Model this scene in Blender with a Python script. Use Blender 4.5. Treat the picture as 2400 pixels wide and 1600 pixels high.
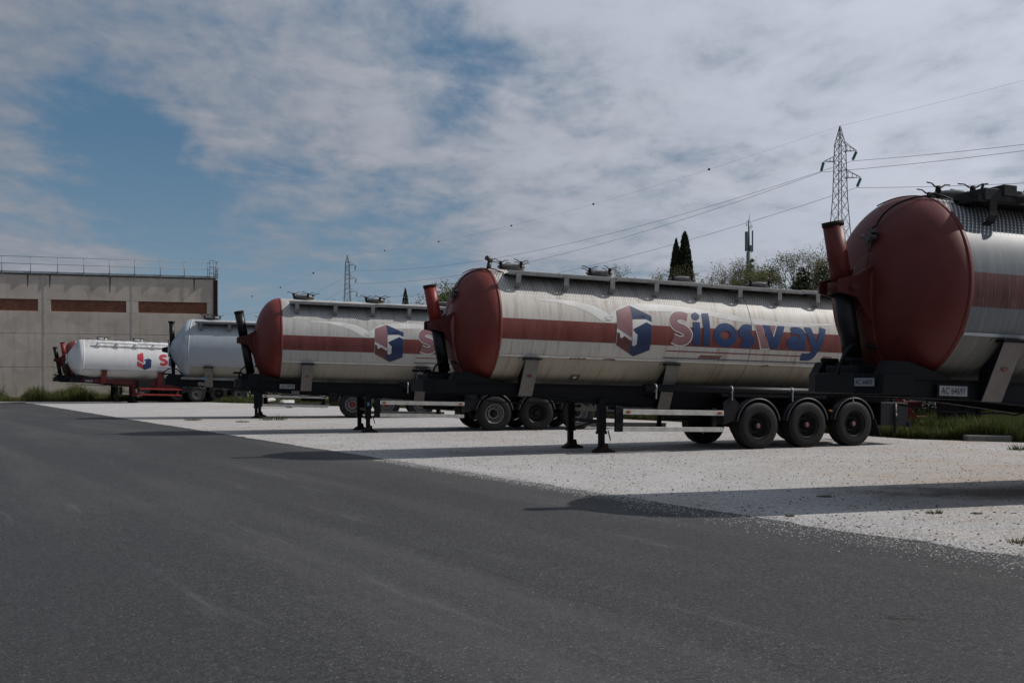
import bpy, math, random
import numpy as np
from mathutils import Vector, Matrix
S = bpy.context.scene
for o in list(bpy.data.objects): bpy.data.objects.remove(o)
R = math.radians
# ------------------------------------------------------------------ camera
cam_d = bpy.data.cameras.new('camera'); cam = bpy.data.objects.new('camera', cam_d)
S.collection.objects.link(cam); S.camera = cam
cam.location = (0, 0, 1.62); cam.rotation_euler = (R(90), 0, 0)
cam_d.sensor_width = 36; cam_d.lens = 35.33; cam_d.shift_y = 0.03478
cam_d.clip_start = 0.1; cam_d.clip_end = 3000
S.render.resolution_x = 1024; S.render.resolution_y = 682
S.view_settings.view_transform = 'Standard'; S.view_settings.look = 'None'
S.view_settings.exposure = 0.0; S.view_settings.gamma = 1.0
S.view_settings.use_curve_mapping = False
# ------------------------------------------------------------------ sun + sky
SUN_AZ = math.atan2(0.981, 0.192)       # clockwise from +Y
SUN_EL = R(42.3)
sun_dir = Vector((math.sin(SUN_AZ)*math.cos(SUN_EL), math.cos(SUN_AZ)*math.cos(SUN_EL), math.sin(SUN_EL)))
sl = bpy.data.lights.new('sun', 'SUN'); sl.energy = 3.7; sl.angle = R(0.53); sl.color = (1.0, 0.955, 0.90)
so = bpy.data.objects.new('sun', sl); S.collection.objects.link(so)
so.rotation_euler = sun_dir.to_track_quat('Z', 'Y').to_euler(); so.location = (30, 10, 40)
W = bpy.data.worlds.new('World'); S.world = W; W.use_nodes = True
nt = W.node_tree; nt.nodes.clear()
class G:
    """tiny node helper"""
    def __init__(s, t): s.t = t
    def n(s, typ, **kw):
        x = s.t.nodes.new(typ)
        for k, v in kw.items(): setattr(x, k, v)
        return x
    def set(s, sock, v):
        if v is None: return
        if hasattr(v, 'is_output') : s.t.links.new(v, sock)
        else:
            if hasattr(sock.default_value, '__len__') and not hasattr(v, '__len__'): v = (v,)*len(sock.default_value)
            if hasattr(v, '__len__') and len(v) == 3 and len(sock.default_value) == 4: v = tuple(v)+(1,)
            sock.default_value = v
    def m(s, op, a, b=None, c=None, clamp=False):
        x = s.n('ShaderNodeMath', operation=op, use_clamp=clamp)
        s.set(x.inputs[0], a); s.set(x.inputs[1], b); s.set(x.inputs[2], c); return x.outputs[0]
    def vm(s, op, a, b=None):
        x = s.n('ShaderNodeVectorMath', operation=op); s.set(x.inputs[0], a); s.set(x.inputs[1], b)
        return x.outputs['Value'] if op in ('DOT_PRODUCT', 'LENGTH', 'DISTANCE') else x.outputs[0]
    def mix(s, f, a, b, bt='MIX'):
        x = s.n('ShaderNodeMix', data_type='RGBA', blend_type=bt)
        s.set(x.inputs[0], f); s.set(x.inputs[6], a); s.set(x.inputs[7], b); return x.outputs[2]
    def noise(s, vec, scale, detail=4, rough=.55, dist=0, off=None):
        if off is not None: vec = s.vm('ADD', vec, off)
        x = s.n('ShaderNodeTexNoise'); s.set(x.inputs['Vector'], vec); x.inputs['Scale'].default_value = scale
        x.inputs['Detail'].default_value = detail; x.inputs['Roughness'].default_value = rough
        x.inputs['Distortion'].default_value = dist; return x.outputs[0]
    def vor(s, vec, scale, feat='F1', out=0):
        x = s.n('ShaderNodeTexVoronoi', feature=feat); s.set(x.inputs['Vector'], vec); x.inputs['Scale'].default_value = scale
        return x.outputs[out]
    def ramp(s, f, lo, hi, a=0., b=1.):
        x = s.n('ShaderNodeMapRange', interpolation_type='SMOOTHSTEP')
        s.set(x.inputs[0], f)
        for i, v in enumerate((lo, hi, a, b)): x.inputs[i+1].default_value = v
        return x.outputs[0]
    def sep(s, v):
        x = s.n('ShaderNodeSeparateXYZ'); s.set(x.inputs[0], v); return x.outputs
    def comb(s, a, b, c):
        x = s.n('ShaderNodeCombineXYZ'); s.set(x.inputs[0], a); s.set(x.inputs[1], b); s.set(x.inputs[2], c); return x.outputs[0]
    def scalev(s, v, sc):
        return s.vm('MULTIPLY', v, sc)
g = G(nt)
sky = g.n('ShaderNodeTexSky', sky_type='NISHITA'); sky.sun_disc = False
sky.sun_elevation = SUN_EL; sky.sun_rotation = SUN_AZ; sky.dust_density = 1.0; sky.ozone_density = 1.6
tc = g.n('ShaderNodeTexCoord'); dv = tc.outputs['Generated']
d3 = g.sep(dv); zz = g.m('MAXIMUM', d3[2], 0.0)
den = g.m('ADD', zz, 0.12)
pv = g.comb(g.m('DIVIDE', d3[0], den), g.m('DIVIDE', d3[1], den), 0.0)
base = g.noise(pv, .95, 8, .58, .5, (3.1, 7.7, 0))
fine = g.noise(g.scalev(pv, (1.0, .8, 1)), 3.6, 8, .60, .35, (11.3, 2.2, 0))
wisp = g.noise(g.scalev(pv, (1.0, .6, 1)), 10., 6, .60, .2, (1.0, 5.0, 0))
nz = g.n('ShaderNodeTexNoise'); g.set(nz.inputs['Vector'], dv); nz.inputs['Scale'].default_value = 3.2; nz.inputs['Detail'].default_value = 5; nz.inputs['Roughness'].default_value = .6
dvw = g.vm('NORMALIZE', g.vm('ADD', dv, g.vm('MULTIPLY', g.vm('SUBTRACT', nz.outputs['Color'], (.5, .5, .5)), (.42, .42, .30))))
def pxdir(x, y):
    v = Vector(((x-1200)/2355.4, 1, (883.5-y)/2355.4)); v.normalize(); return tuple(v)
def blob(x, y, rad, amp):
    dd = g.vm('DOT_PRODUCT', dvw, pxdir(x, y))
    c0 = math.cos(rad/2355.4)
    return g.m('MULTIPLY', g.ramp(dd, c0, 1.0), amp)
SHAPE = ((60, 290, 460, -.24), (330, 370, 300, -.22), (980, 70, 300, -.28), (600, 20, 220, -.12), (740, 550, 440, -.30), (500, 480, 240, -.10), (430, 300, 160, -.08),
         (150, 50, 380, .25), (660, 170, 260, .17), (720, 330, 330, .12), (1650, 260, 1100, .22), (2150, 250, 600, .08), (60, 520, 330, .16), (300, 560, 300, .08), (1180, 450, 300, .08), (1230, 610, 380, -.14))
bias = None
for x, y, r_, a in SHAPE:
    b_ = blob(x, y, r_, a); bias = b_ if bias is None else g.m('ADD', bias, b_)
cov = g.m('ADD', g.m('ADD', g.m('MULTIPLY', g.m('SUBTRACT', base, .5), .75), g.m('MULTIPLY', g.m('SUBTRACT', fine, .5), 1.0)), g.m('MULTIPLY', g.m('SUBTRACT', wisp, .5), .45))
cov = g.m('ADD', g.m('ADD', cov, bias), .06)
mask = g.ramp(cov, -.28, .24)
thick = g.ramp(cov, .05, .45)
lo = g.noise(pv, .9, 6, .6, .3, (5, 9, 0))
sund = g.ramp(g.vm('DOT_PRODUCT', dv, tuple(sun_dir)), -.05, .75)
ccol = g.mix(g.ramp(lo, .35, .7), (5.0, 5.35, 6.15), (5.5, 5.75, 6.5))
gain = g.m('MULTIPLY', g.m('ADD', .66, g.m('MULTIPLY', sund, .62)), g.m('ADD', .92, g.m('MULTIPLY', thick, .20)))
gv = g.n('ShaderNodeVectorMath', operation='SCALE'); g.set(gv.inputs[0], ccol); g.set(gv.inputs['Scale'], gain); ccol = gv.outputs[0]
skyc = g.mix(.80, sky.outputs[0], (.78, 1.85, 3.15))
hz = g.ramp(d3[2], 0.0, .26, 1.0, 0.0)
skyc = g.mix(g.m('MULTIPLY', hz, .75), skyc, (2.65, 3.75, 4.75))
col = g.mix(g.m('MULTIPLY', mask, .90), skyc, ccol)
bg = g.n('ShaderNodeBackground'); g.set(bg.inputs[0], col); bg.inputs[1].default_value = 0.085
wo = g.n('ShaderNodeOutputWorld'); nt.links.new(bg.outputs[0], wo.inputs[0])

# ------------------------------------------------------------------ materials
MATS = {}
def newmat(name):
    m = bpy.data.materials.new(name); m.use_nodes = True; t = m.node_tree; t.nodes.clear(); g = G(t)
    b = g.n('ShaderNodeBsdfPrincipled'); o = g.n('ShaderNodeOutputMaterial'); t.links.new(b.outputs[0], o.inputs[0])
    MATS[name] = m; return m, g, b
def bump(g, b, h, strength, dist):
    x = g.n('ShaderNodeBump'); x.inputs['Strength'].default_value = strength; x.inputs['Distance'].default_value = dist
    g.set(x.inputs['Height'], h); g.t.links.new(x.outputs[0], b.inputs['Normal']); return x
def objc(g): return g.n('ShaderNodeTexCoord').outputs['Object']
def paint(name, col, rough=.45, metal=0., var=.18, sc=5., dirt=(.09, .07, .05), dirta=.35, streak=False, bmp=.1, spec=.5):
    m, g, b = newmat(name); v = objc(g)
    n1 = g.noise(v, sc, 5, .6); n2 = g.noise(g.scalev(v, (7., 7., .8)) if streak else v, sc*1.3, 6, .65, .3, (4, 1, 2))
    c = g.mix(g.ramp(n1, .3, .7), tuple(x*(1-var) for x in col), tuple(min(1, x*(1+var*.6)) for x in col))
    c = g.mix(g.m('MULTIPLY', g.ramp(n2, .52, .78), dirta), c, dirt)
    g.set(b.inputs['Base Color'], c); b.inputs['Metallic'].default_value = metal
    g.set(b.inputs['Roughness'], g.m('ADD', g.m('MULTIPLY', n1, .2), rough-.1)); b.inputs['Specular IOR Level'].default_value = spec
    if bmp: bump(g, b, n1, bmp, .004)
    return m
paint('chassis black', (.0045, .005, .007), .6, dirt=(.022, .020, .018), dirta=.25, spec=.18)
paint('chassis red', (.085, .010, .010), .5, dirt=(.03, .02, .015), dirta=.4, spec=.3)
paint('box black', (.0045, .005, .0065), .5, dirt=(.02, .02, .02), dirta=.2, spec=.25)
paint('guard aluminium', (.50, .49, .46), .45, .35, dirt=(.22, .2, .17), dirta=.4)
paint('guard red', (.22, .022, .02), .5, spec=.3)
paint('rail aluminium', (.20, .20, .20), .55, .4, dirt=(.045, .04, .035), dirta=.75)
paint('rail dark', (.014, .014, .014), .55, .1, spec=.25)
paint('rail white', (.68, .68, .68), .4)
paint('beige plate', (.145, .128, .118), .55, dirt=(.10, .05, .04), dirta=.5)
paint('red plate', (.12, .011, .012), .5, spec=.3)
paint('head red', (.155, .028, .021), .52, dirt=(.07, .03, .025), dirta=.25, sc=2.2, streak=True, bmp=.04, spec=.3)
paint('head red shaded', (.115, .019, .015), .5, dirt=(.07, .03, .025), dirta=.3, sc=2.2, streak=True, bmp=.04, spec=.3)  # darker copy of the head red, shade of the nearest dome painted in
paint('sleeve red shaded', (.13, .022, .016), .5, dirt=(.014, .007, .007), dirta=.9, sc=3, streak=True, spec=.3)  # sleeve red darkened to carry the shade on the nearest cylinder, plus dirt streaks
paint('head red pale', (.21, .075, .075), .45, dirt=(.12, .05, .04), dirta=.3, sc=3)  # pinker, paler red for a single head spine
paint('bracket red', (.075, .011, .009), .55, dirt=(.012, .008, .008), dirta=.6, spec=.25)
paint('head white', (.36, .395, .43), .35, dirt=(.2, .2, .2), dirta=.25, sc=2)
paint('sleeve red', (.22, .026, .020), .45, dirt=(.02, .008, .008), dirta=.85, sc=4, streak=True, spec=.3)
paint('sleeve black', (.006, .006, .007), .42, dirt=(.03, .03, .03), dirta=.2, spec=.3)
paint('steel grey', (.07, .07, .07), .5, .5)
paint('rusty brown', (.020, .011, .009), .75, spec=.2)
paint('amber lamp', (.26, .065, .01), .3, dirta=.1)
paint('dull red lamp', (.16, .03, .02), .3)
paint('pale plastic', (.5, .5, .48), .5)
paint('sticker blue', (.10, .22, .34), .4)
paint('mudguard', (.008, .0085, .010), .45, spec=.25)
paint('mudguard edge', (.075, .075, .08), .45)
paint('rim silver', (.25, .25, .25), .45, .5, dirt=(.05, .05, .05), dirta=.5)
paint('rim dull', (.028, .026, .026), .6, .2, spec=.3)
paint('hub dark', (.006, .006, .006), .55, spec=.25)
paint('hub red', (.17, .014, .01), .5)
paint('hub faded red', (.20, .07, .07), .5)
paint('galvanised', (.20, .215, .23), .5, .5, dirta=.1)
paint('pylon steel', (.10, .115, .125), .6, .3)
paint('insulator green', (.010, .20, .17), .3)
paint('mast paint', (.085, .13, .15), .5)
paint('wire', (.10, .10, .11), .5, .4)
paint('marker dark', (.03, .02, .02), .6)
paint('bark', (.10, .085, .07), .9, sc=9, bmp=.6)
paint('flashing', (.34, .36, .37), .5, .3)
paint('fascia', (.03, .03, .03), .7)
paint('concrete slab', (.16, .155, .14), .9, sc=8, bmp=.5)
paint('plate white', (.24, .25, .26), .4, dirta=.3)
paint('plate ink', (.02, .02, .03), .5, dirta=.1)
paint('letter blue', (.005, .032, .115), .5, dirt=(.035, .05, .075), dirta=.25, streak=True, sc=3)
paint('letter red', (.42, .035, .05), .4, dirta=.15)
paint('letter faded red', (.24, .115, .125), .45, dirt=(.2, .16, .14), dirta=.45, streak=True, sc=2.5)
paint('logo red', (.11, .030, .028), .45, dirt=(.2, .12, .11), dirta=.3, streak=True, sc=2.5)
paint('logo navy', (.004, .020, .078), .5, dirt=(.06, .08, .12), dirta=.25, streak=True, sc=3)
paint('print white', (.60, .59, .57), .42, dirt=(.35, .31, .27), dirta=.35, streak=True, sc=2.5)
paint('swoosh white', (.60, .585, .56), .40, dirt=(.42, .36, .29), dirta=.6, streak=True, sc=1.6)
paint('line red', (.17, .035, .04), .45, dirta=.2)
paint('line blue', (.03, .05, .12), .45, dirta=.2)
paint('stain brown', (.17, .07, .05), .6)
paint('seam dark', (.10, .09, .085), .6)
def rubber():
    m, g, b = newmat('rubber'); v = objc(g); n = g.noise(v, 7, 5, .6)
    g.set(b.inputs['Base Color'], g.mix(g.ramp(n, .35, .75), (.005, .005, .0055), (.013, .0125, .012))); b.inputs['Roughness'].default_value = .68; b.inputs['Specular IOR Level'].default_value = .3
    bump(g, b, g.noise(v, 60, 3), .3, .003)
rubber()
def tankmat(name, top, low, band=None, dirt=(.27, .20, .12), da=.55, zc=2.5, dots=True, rust=.25):
    m, g, b = newmat(name); v = objc(g); uv = g.n('ShaderNodeTexCoord').outputs['UV']
    x3 = g.sep(v); z = x3[2]; u3 = g.sep(uv)
    n1 = g.noise(v, 1.3, 6, .6); st = g.noise(g.comb(g.m('MULTIPLY', u3[0], 9.), g.m('MULTIPLY', u3[1], .55), 0.), 1., 6, .7)
    st2 = g.noise(g.comb(g.m('MULTIPLY', u3[0], 2.2), g.m('MULTIPLY', u3[1], .35), 5.), 1., 6, .7)
    fine = g.noise(g.comb(g.m('MULTIPLY', u3[0], 34.), g.m('MULTIPLY', u3[1], 1.4), 2.), 1., 5, .7)
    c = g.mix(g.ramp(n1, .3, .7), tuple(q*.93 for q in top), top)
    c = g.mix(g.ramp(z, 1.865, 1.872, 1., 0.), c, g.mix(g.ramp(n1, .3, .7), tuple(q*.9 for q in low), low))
    if band:
        inb = g.m('MULTIPLY', g.ramp(z, band[0], band[0]+.004), g.ramp(z, band[1], band[1]+.004, 1., 0.))
        bc = g.mix(g.ramp(st2, .35, .72), band[2], tuple(q*1.55+.012 for q in band[2]))
        c = g.mix(inb, c, bc)
    # dirt streaks washed down from the walkway
    f1 = g.m('MULTIPLY', g.ramp(st, .46, .72), g.m('MULTIPLY', g.ramp(st2, .36, .60), da))
    if band: f1 = g.m('MULTIPLY', f1, g.m('SUBTRACT', 1., g.m('MULTIPLY', inb, .75)))
    c = g.mix(f1, c, dirt)
    c = g.mix(g.m('MULTIPLY', g.ramp(fine, .45, .75), .42), c, tuple(q*.8 for q in dirt))
    # grime on the top plates
    gt = g.m('MULTIPLY', g.ramp(z, 2.95, 3.45), g.ramp(g.m('ADD', g.m('MULTIPLY', st2, .6), g.m('MULTIPLY', st, .4)), .38, .70))
    c = g.mix(g.m('MULTIPLY', gt, .8), c, (.085, .066, .042))
    # small rust spots
    sp = g.noise(v, 16, 3, .7, 0, (7, 3, 1))
    c = g.mix(g.m('MULTIPLY', g.ramp(sp, .72, .78), rust), c, (.12, .06, .04))
    # horizontal grime line at the trim
    tl = g.m('MULTIPLY', g.ramp(z, 1.80, 1.86), g.ramp(z, 1.865, 1.87, 1., 0.))
    c = g.mix(g.m('MULTIPLY', tl, g.m('MULTIPLY', st2, .5)), c, (.16, .12, .09))
    hgt = g.m('MULTIPLY', n1, .3)
    if dots:
        a = g.m('DIVIDE', u3[0], .060); bb = g.m('DIVIDE', u3[1], .058)
        row = g.m('FLOOR', bb); a = g.m('ADD', a, g.m('MULTIPLY', row, .5))
        fa = g.m('SUBTRACT', g.m('FRACT', a), .5); fb = g.m('SUBTRACT', g.m('FRACT', bb), .5)
        fa = g.m('ADD', fa, g.m('MULTIPLY', fb, .55))
        dd = g.m('ADD', g.m('POWER', g.m('MULTIPLY', fa, 4.4), 2.), g.m('POWER', g.m('MULTIPLY', fb, 2.0), 2.))
        dot = g.m('MULTIPLY', g.ramp(dd, .35, .95, 1., 0.), g.ramp(z, 3.10, 3.13))
        c = g.mix(g.m('MULTIPLY', g.ramp(z, 3.12, 3.16), .28), c, tuple(q*.5 for q in top))
        c = g.mix(g.m('MULTIPLY', dot, .8), c, (.66, .65, .63))
        hgt = g.m('ADD', hgt, g.m('MULTIPLY', dot, 1.5))
    g.set(b.inputs['Base Color'], c)
    g.set(b.inputs['Roughness'], g.m('ADD', .38, g.m('MULTIPLY', n1, .18)))
    b.inputs['Specular IOR Level'].default_value = .35
    bump(g, b, hgt, .35, .006)
    return m
RED = (.115, .022, .021)
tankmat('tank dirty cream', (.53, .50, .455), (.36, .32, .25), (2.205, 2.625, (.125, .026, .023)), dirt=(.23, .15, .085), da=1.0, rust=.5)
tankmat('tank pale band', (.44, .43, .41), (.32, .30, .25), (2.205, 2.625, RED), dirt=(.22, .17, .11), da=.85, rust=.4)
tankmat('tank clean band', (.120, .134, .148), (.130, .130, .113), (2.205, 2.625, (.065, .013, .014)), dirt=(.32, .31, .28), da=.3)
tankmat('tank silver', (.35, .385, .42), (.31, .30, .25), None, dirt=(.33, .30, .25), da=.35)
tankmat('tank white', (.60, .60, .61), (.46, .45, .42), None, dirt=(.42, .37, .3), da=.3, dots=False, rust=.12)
def asphalt():
    m, g, b = newmat('asphalt'); v = objc(g)
    big = g.noise(v, .22, 6, .62, .6); mid = g.noise(v, 1.1, 6, .65, .3, (3, 3, 0)); fn = g.noise(v, 38, 5, .75); fn2 = g.noise(v, 95, 3, .7)
    c = g.mix(g.ramp(big, .3, .7), (.030, .0295, .032), (.047, .046, .048))
    c = g.mix(g.m('MULTIPLY', g.ramp(mid, .5, .8), .35), c, (.095, .094, .097))
    c = g.mix(g.ramp(fn, .36, .66, .62, 0.), c, (.022, .022, .025))
    cell = g.sep(g.vor(v, 62, 'F1', 1))[2]; cell2 = g.sep(g.vor(v, 24, 'F1', 1))[0]
    c = g.mix(g.m('MULTIPLY', g.ramp(cell, .2, 1.), .55), c, (.115, .113, .112)); c = g.mix(g.m('MULTIPLY', g.ramp(cell, 0., .4, 1., 0.), .5), c, (.016, .016, .018)); c = g.mix(g.m('MULTIPLY', g.ramp(cell2, .6, 1.), .35), c, (.105, .104, .104))
    gr = g.noise(v, 13, 6, .8, .2, (8, 8, 0)); c = g.mix(g.m('MULTIPLY', g.ramp(gr, .50, .68), .55), c, (.092, .091, .095)); c = g.mix(g.m('MULTIPLY', g.ramp(gr, .30, .46, 1., 0.), .5), c, (.026, .026, .029))
    vc = g.vor(v, 70, 'F1', 1); rnd = g.sep(vc)[0]; dist = g.vor(v, 70, 'F1', 0)
    agg = g.m('MULTIPLY', g.ramp(rnd, .74, .9), g.ramp(dist, .25, .45, 1., 0.))
    vc2 = g.vor(v, 26, 'F1', 1); rnd2 = g.sep(vc2)[1]; dist2 = g.vor(v, 26, 'F1', 0)
    agg2 = g.m('MULTIPLY', g.ramp(rnd2, .80, .93), g.ramp(dist2, .14, .30, 1., 0.))
    c = g.mix(.42, c, (.0, .0, .0))
    c = g.mix(g.m('MULTIPLY', agg, .72), c, (.20, .198, .20))
    c = g.mix(g.m('MULTIPLY', agg2, .6), c, (.20, .198, .20))
    # pale scuffs, tyre marks, seam lines along the yard edge direction
    rot = g.n('ShaderNodeVectorRotate'); rot.inputs['Angle'].default_value = R(57); g.set(rot.inputs['Vector'], v)
    rv = rot.outputs[0]; r3 = g.sep(rv)
    scf = g.noise(g.scalev(rv, (.25, 2.2, 1)), 1., 7, .72, .4, (9, 2, 0))
    c = g.mix(g.m('MULTIPLY', g.ramp(scf, .57, .80), .55), c, (.15, .15, .155))
    wob = g.m('MULTIPLY', g.m('SUBTRACT', g.noise(rv, .7, 5, .6), .5), .35)
    lane = g.noise(g.scalev(rv, (.06, .55, 1)), 1., 5, .6, .3, (2, 7, 0)); c = g.mix(g.m('MULTIPLY', g.ramp(lane, .45, .66), .32), c, (.095, .093, .091)); c = g.mix(g.m('MULTIPLY', g.ramp(lane, .34, .5, 1., 0.), .35), c, (.030, .030, .032))
    oil = g.noise(v, .8, 5, .7, .4, (31, 12, 0)); c = g.mix(g.m('MULTIPLY', g.ramp(oil, .66, .74), .55), c, (.018, .018, .019))
    yy = g.m('ADD', r3[1], wob)
    for off, w, a_ in ((0.55, .020, 1.), (4.4, .018, .9), (-3.1, .02, .9), (9.6, .03, .8), (-6.5, .02, .8)):
        ln = g.ramp(g.m('ABSOLUTE', g.m('SUBTRACT', yy, off)), 0., w*2.2, 1., 0.)
        c = g.mix(g.m('MULTIPLY', ln, g.m('MULTIPLY', g.ramp(g.noise(rv, 1.2, 4), .4, .6), a_)), c, (.020, .020, .022))
    g.set(b.inputs['Base Color'], c); b.inputs['Roughness'].default_value = .82
    b.inputs['Specular IOR Level'].default_value = .35
    h = g.m('ADD', g.m('MULTIPLY', fn, .6), g.m('ADD', g.m('MULTIPLY', fn2, .35), g.m('MULTIPLY', agg, .3)))
    bump(g, b, h, .9, .012)
asphalt()
def gravel():
    m, g, b = newmat('white gravel'); v = objc(g)
    big = g.noise(v, .13, 5, .6, .6, (2, 8, 0)); mid = g.noise(v, .9, 6, .65, .3); fn = g.noise(v, 22, 6, .75); 
    c = g.mix(g.ramp(mid, .3, .7), (.415, .402, .395), (.51, .502, .498))
    c = g.mix(g.m('MULTIPLY', g.ramp(big, .48, .64), .42), c, (.41, .33, .26))
    md = g.noise(g.scalev(v, (.8, 1.5, 1)), 2.4, 7, .72, .5, (6, 1, 0)); c = g.mix(g.m('MULTIPLY', g.ramp(md, .54, .72), .5), c, (.27, .24, .215))
    c = g.mix(g.ramp(fn, .34, .62, .75, 0.), c, (.20, .185, .175))
    vc = g.vor(v, 17, 'F1', 1); dist = g.vor(v, 17, 'F1', 0)
    dk = g.m('MULTIPLY', g.ramp(g.sep(vc)[0], .84, .93), g.ramp(dist, .16, .3, 1., 0.))
    c = g.mix(g.m('MULTIPLY', dk, .6), c, (.13, .12, .11))
    px3 = g.sep(v); c = g.mix(g.m('MULTIPLY', g.m('MULTIPLY', g.ramp(px3[0], 2., 8.), g.ramp(g.noise(g.scalev(v, (.5, 1.6, 1)), .9, 6, .65, .4, (4, 4, 0)), .42, .66)), .55), c, (.36, .27, .19))
    tr = g.noise(g.scalev(v, (.35, 1.6, 1)), 1.3, 7, .7, .5, (1, 4, 0))
    c = g.mix(g.m('MULTIPLY', g.ramp(tr, .56, .74), .30), c, (.26, .235, .215))
    gc = g.sep(g.vor(v, 34, 'F1', 1)); c = g.mix(g.m('MULTIPLY', g.ramp(gc[1], .0, .45, 1., 0.), .42), c, (.20, .185, .17)); c = g.mix(g.m('MULTIPLY', g.ramp(gc[0], .7, 1.), .5), c, (.62, .60, .585))
    # dark brown patch with a ragged rim where the first trailer stands
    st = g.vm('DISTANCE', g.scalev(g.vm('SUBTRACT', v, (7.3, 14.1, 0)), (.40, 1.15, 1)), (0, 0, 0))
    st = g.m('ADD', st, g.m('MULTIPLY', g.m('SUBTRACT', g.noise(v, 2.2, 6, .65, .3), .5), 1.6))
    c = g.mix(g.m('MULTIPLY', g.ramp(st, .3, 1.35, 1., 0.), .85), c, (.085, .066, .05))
    g.set(b.inputs['Base Color'], c); b.inputs['Roughness'].default_value = .95; b.inputs['Specular IOR Level'].default_value = .15
    bump(g, b, g.m('ADD', fn, g.m('MULTIPLY', g.vor(v, 45), .7)), .8, .02)
gravel()
def earth():
    m, g, b = newmat('field soil'); v = objc(g)
    c = g.mix(g.ramp(g.noise(v, .4, 6, .65), .35, .65), (.055, .075, .022), (.12, .11, .055))
    g.set(b.inputs['Base Color'], c); b.inputs['Roughness'].default_value = 1.
    bump(g, b, g.noise(v, 6, 6, .7), 1., .08)
earth()
def concrete():
    m, g, b = newmat('panel concrete'); v = objc(g)
    n = g.noise(v, .55, 7, .6, .4); s_ = g.noise(g.scalev(v, (2.4, 2.4, .22)), 1.3, 6, .65, .2, (2, 2, 2)); blk = g.vor(g.scalev(v, (1.0, 1.0, 1.4)), .9, 'F1', 1)
    c = g.mix(g.ramp(n, .3, .7), (.47, .395, .33), (.58, .50, .43))
    c = g.mix(g.m('MULTIPLY', g.ramp(s_, .5, .75), .40), c, (.24, .21, .185))
    c = g.mix(g.m('MULTIPLY', g.ramp(g.sep(blk)[0], .55, .95), .22), c, (.28, .22, .19))
    g.set(b.inputs['Base Color'], c); b.inputs['Roughness'].default_value = .92
    bump(g, b, g.noise(v, 20, 5, .7), .4, .01)
concrete()
paint('pilaster concrete', (.46, .425, .385), .9, dirt=(.18, .16, .14), dirta=.4, sc=2, streak=True)
def brick():
    m, g, b = newmat('brick infill'); v = objc(g); x3 = g.sep(v)
    t = g.n('ShaderNodeTexBrick'); g.set(t.inputs['Vector'], g.comb(x3[0], x3[2], 0.))
    t.inputs['Scale'].default_value = 1; t.inputs['Brick Width'].default_value = .26; t.inputs['Row Height'].default_value = .13
    t.inputs['Mortar Size'].default_value = .012; t.inputs['Color1'].default_value = (.19, .062, .036, 1); t.inputs['Color2'].default_value = (.28, .105, .06, 1)
    t.inputs['Mortar'].default_value = (.14, .08, .06, 1); t.offset = .5
    big = g.noise(v, 2.5, 4, .6)
    g.set(b.inputs['Base Color'], g.mix(g.ramp(big, .35, .65), t.outputs[0], g.mix(.45, t.outputs[0], (.10, .045, .03)))); b.inputs['Roughness'].default_value = .95
    bump(g, b, t.outputs['Fac'], -.5, .02)
brick()
def leaf(name, c1, c2, tr=.25):
    m, g, b = newmat(name)
    oi = g.n('ShaderNodeNewGeometry'); r_ = oi.outputs['Random Per Island']
    g.set(b.inputs['Base Color'], g.mix(r_, c1, c2)); b.inputs['Roughness'].default_value = .7; b.inputs['Specular IOR Level'].default_value = .2
    tb = g.n('ShaderNodeBsdfTranslucent'); g.set(tb.inputs[0], g.mix(r_, tuple(q*1.3 for q in c1), tuple(q*1.3 for q in c2)))
    ms = g.n('ShaderNodeMixShader'); ms.inputs[0].default_value = tr
    g.t.links.new(b.outputs[0], ms.inputs[1]); g.t.links.new(tb.outputs[0], ms.inputs[2])
    o = [x for x in g.t.nodes if x.type == 'OUTPUT_MATERIAL'][0]; g.t.links.new(ms.outputs[0], o.inputs[0])
leaf('leaf olive', (.07, .085, .025), (.14, .14, .05))
leaf('leaf green', (.045, .075, .018), (.11, .13, .035))
leaf('leaf cypress', (.010, .016, .006), (.028, .034, .012), .05)
leaf('leaf dark', (.012, .020, .007), (.03, .042, .014), .1)
leaf('grass blade', (.035, .052, .012), (.095, .105, .032), .25)
leaf('dry grass', (.075, .072, .03), (.16, .13, .07), .25)
leaf('weed yellow', (.25, .19, .03), (.34, .27, .07), .2)
leaf('stone chip', (.16, .155, .15), (.50, .485, .47), .0)
leaf('dark chip', (.05, .045, .04), (.16, .14, .13), .0)

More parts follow.
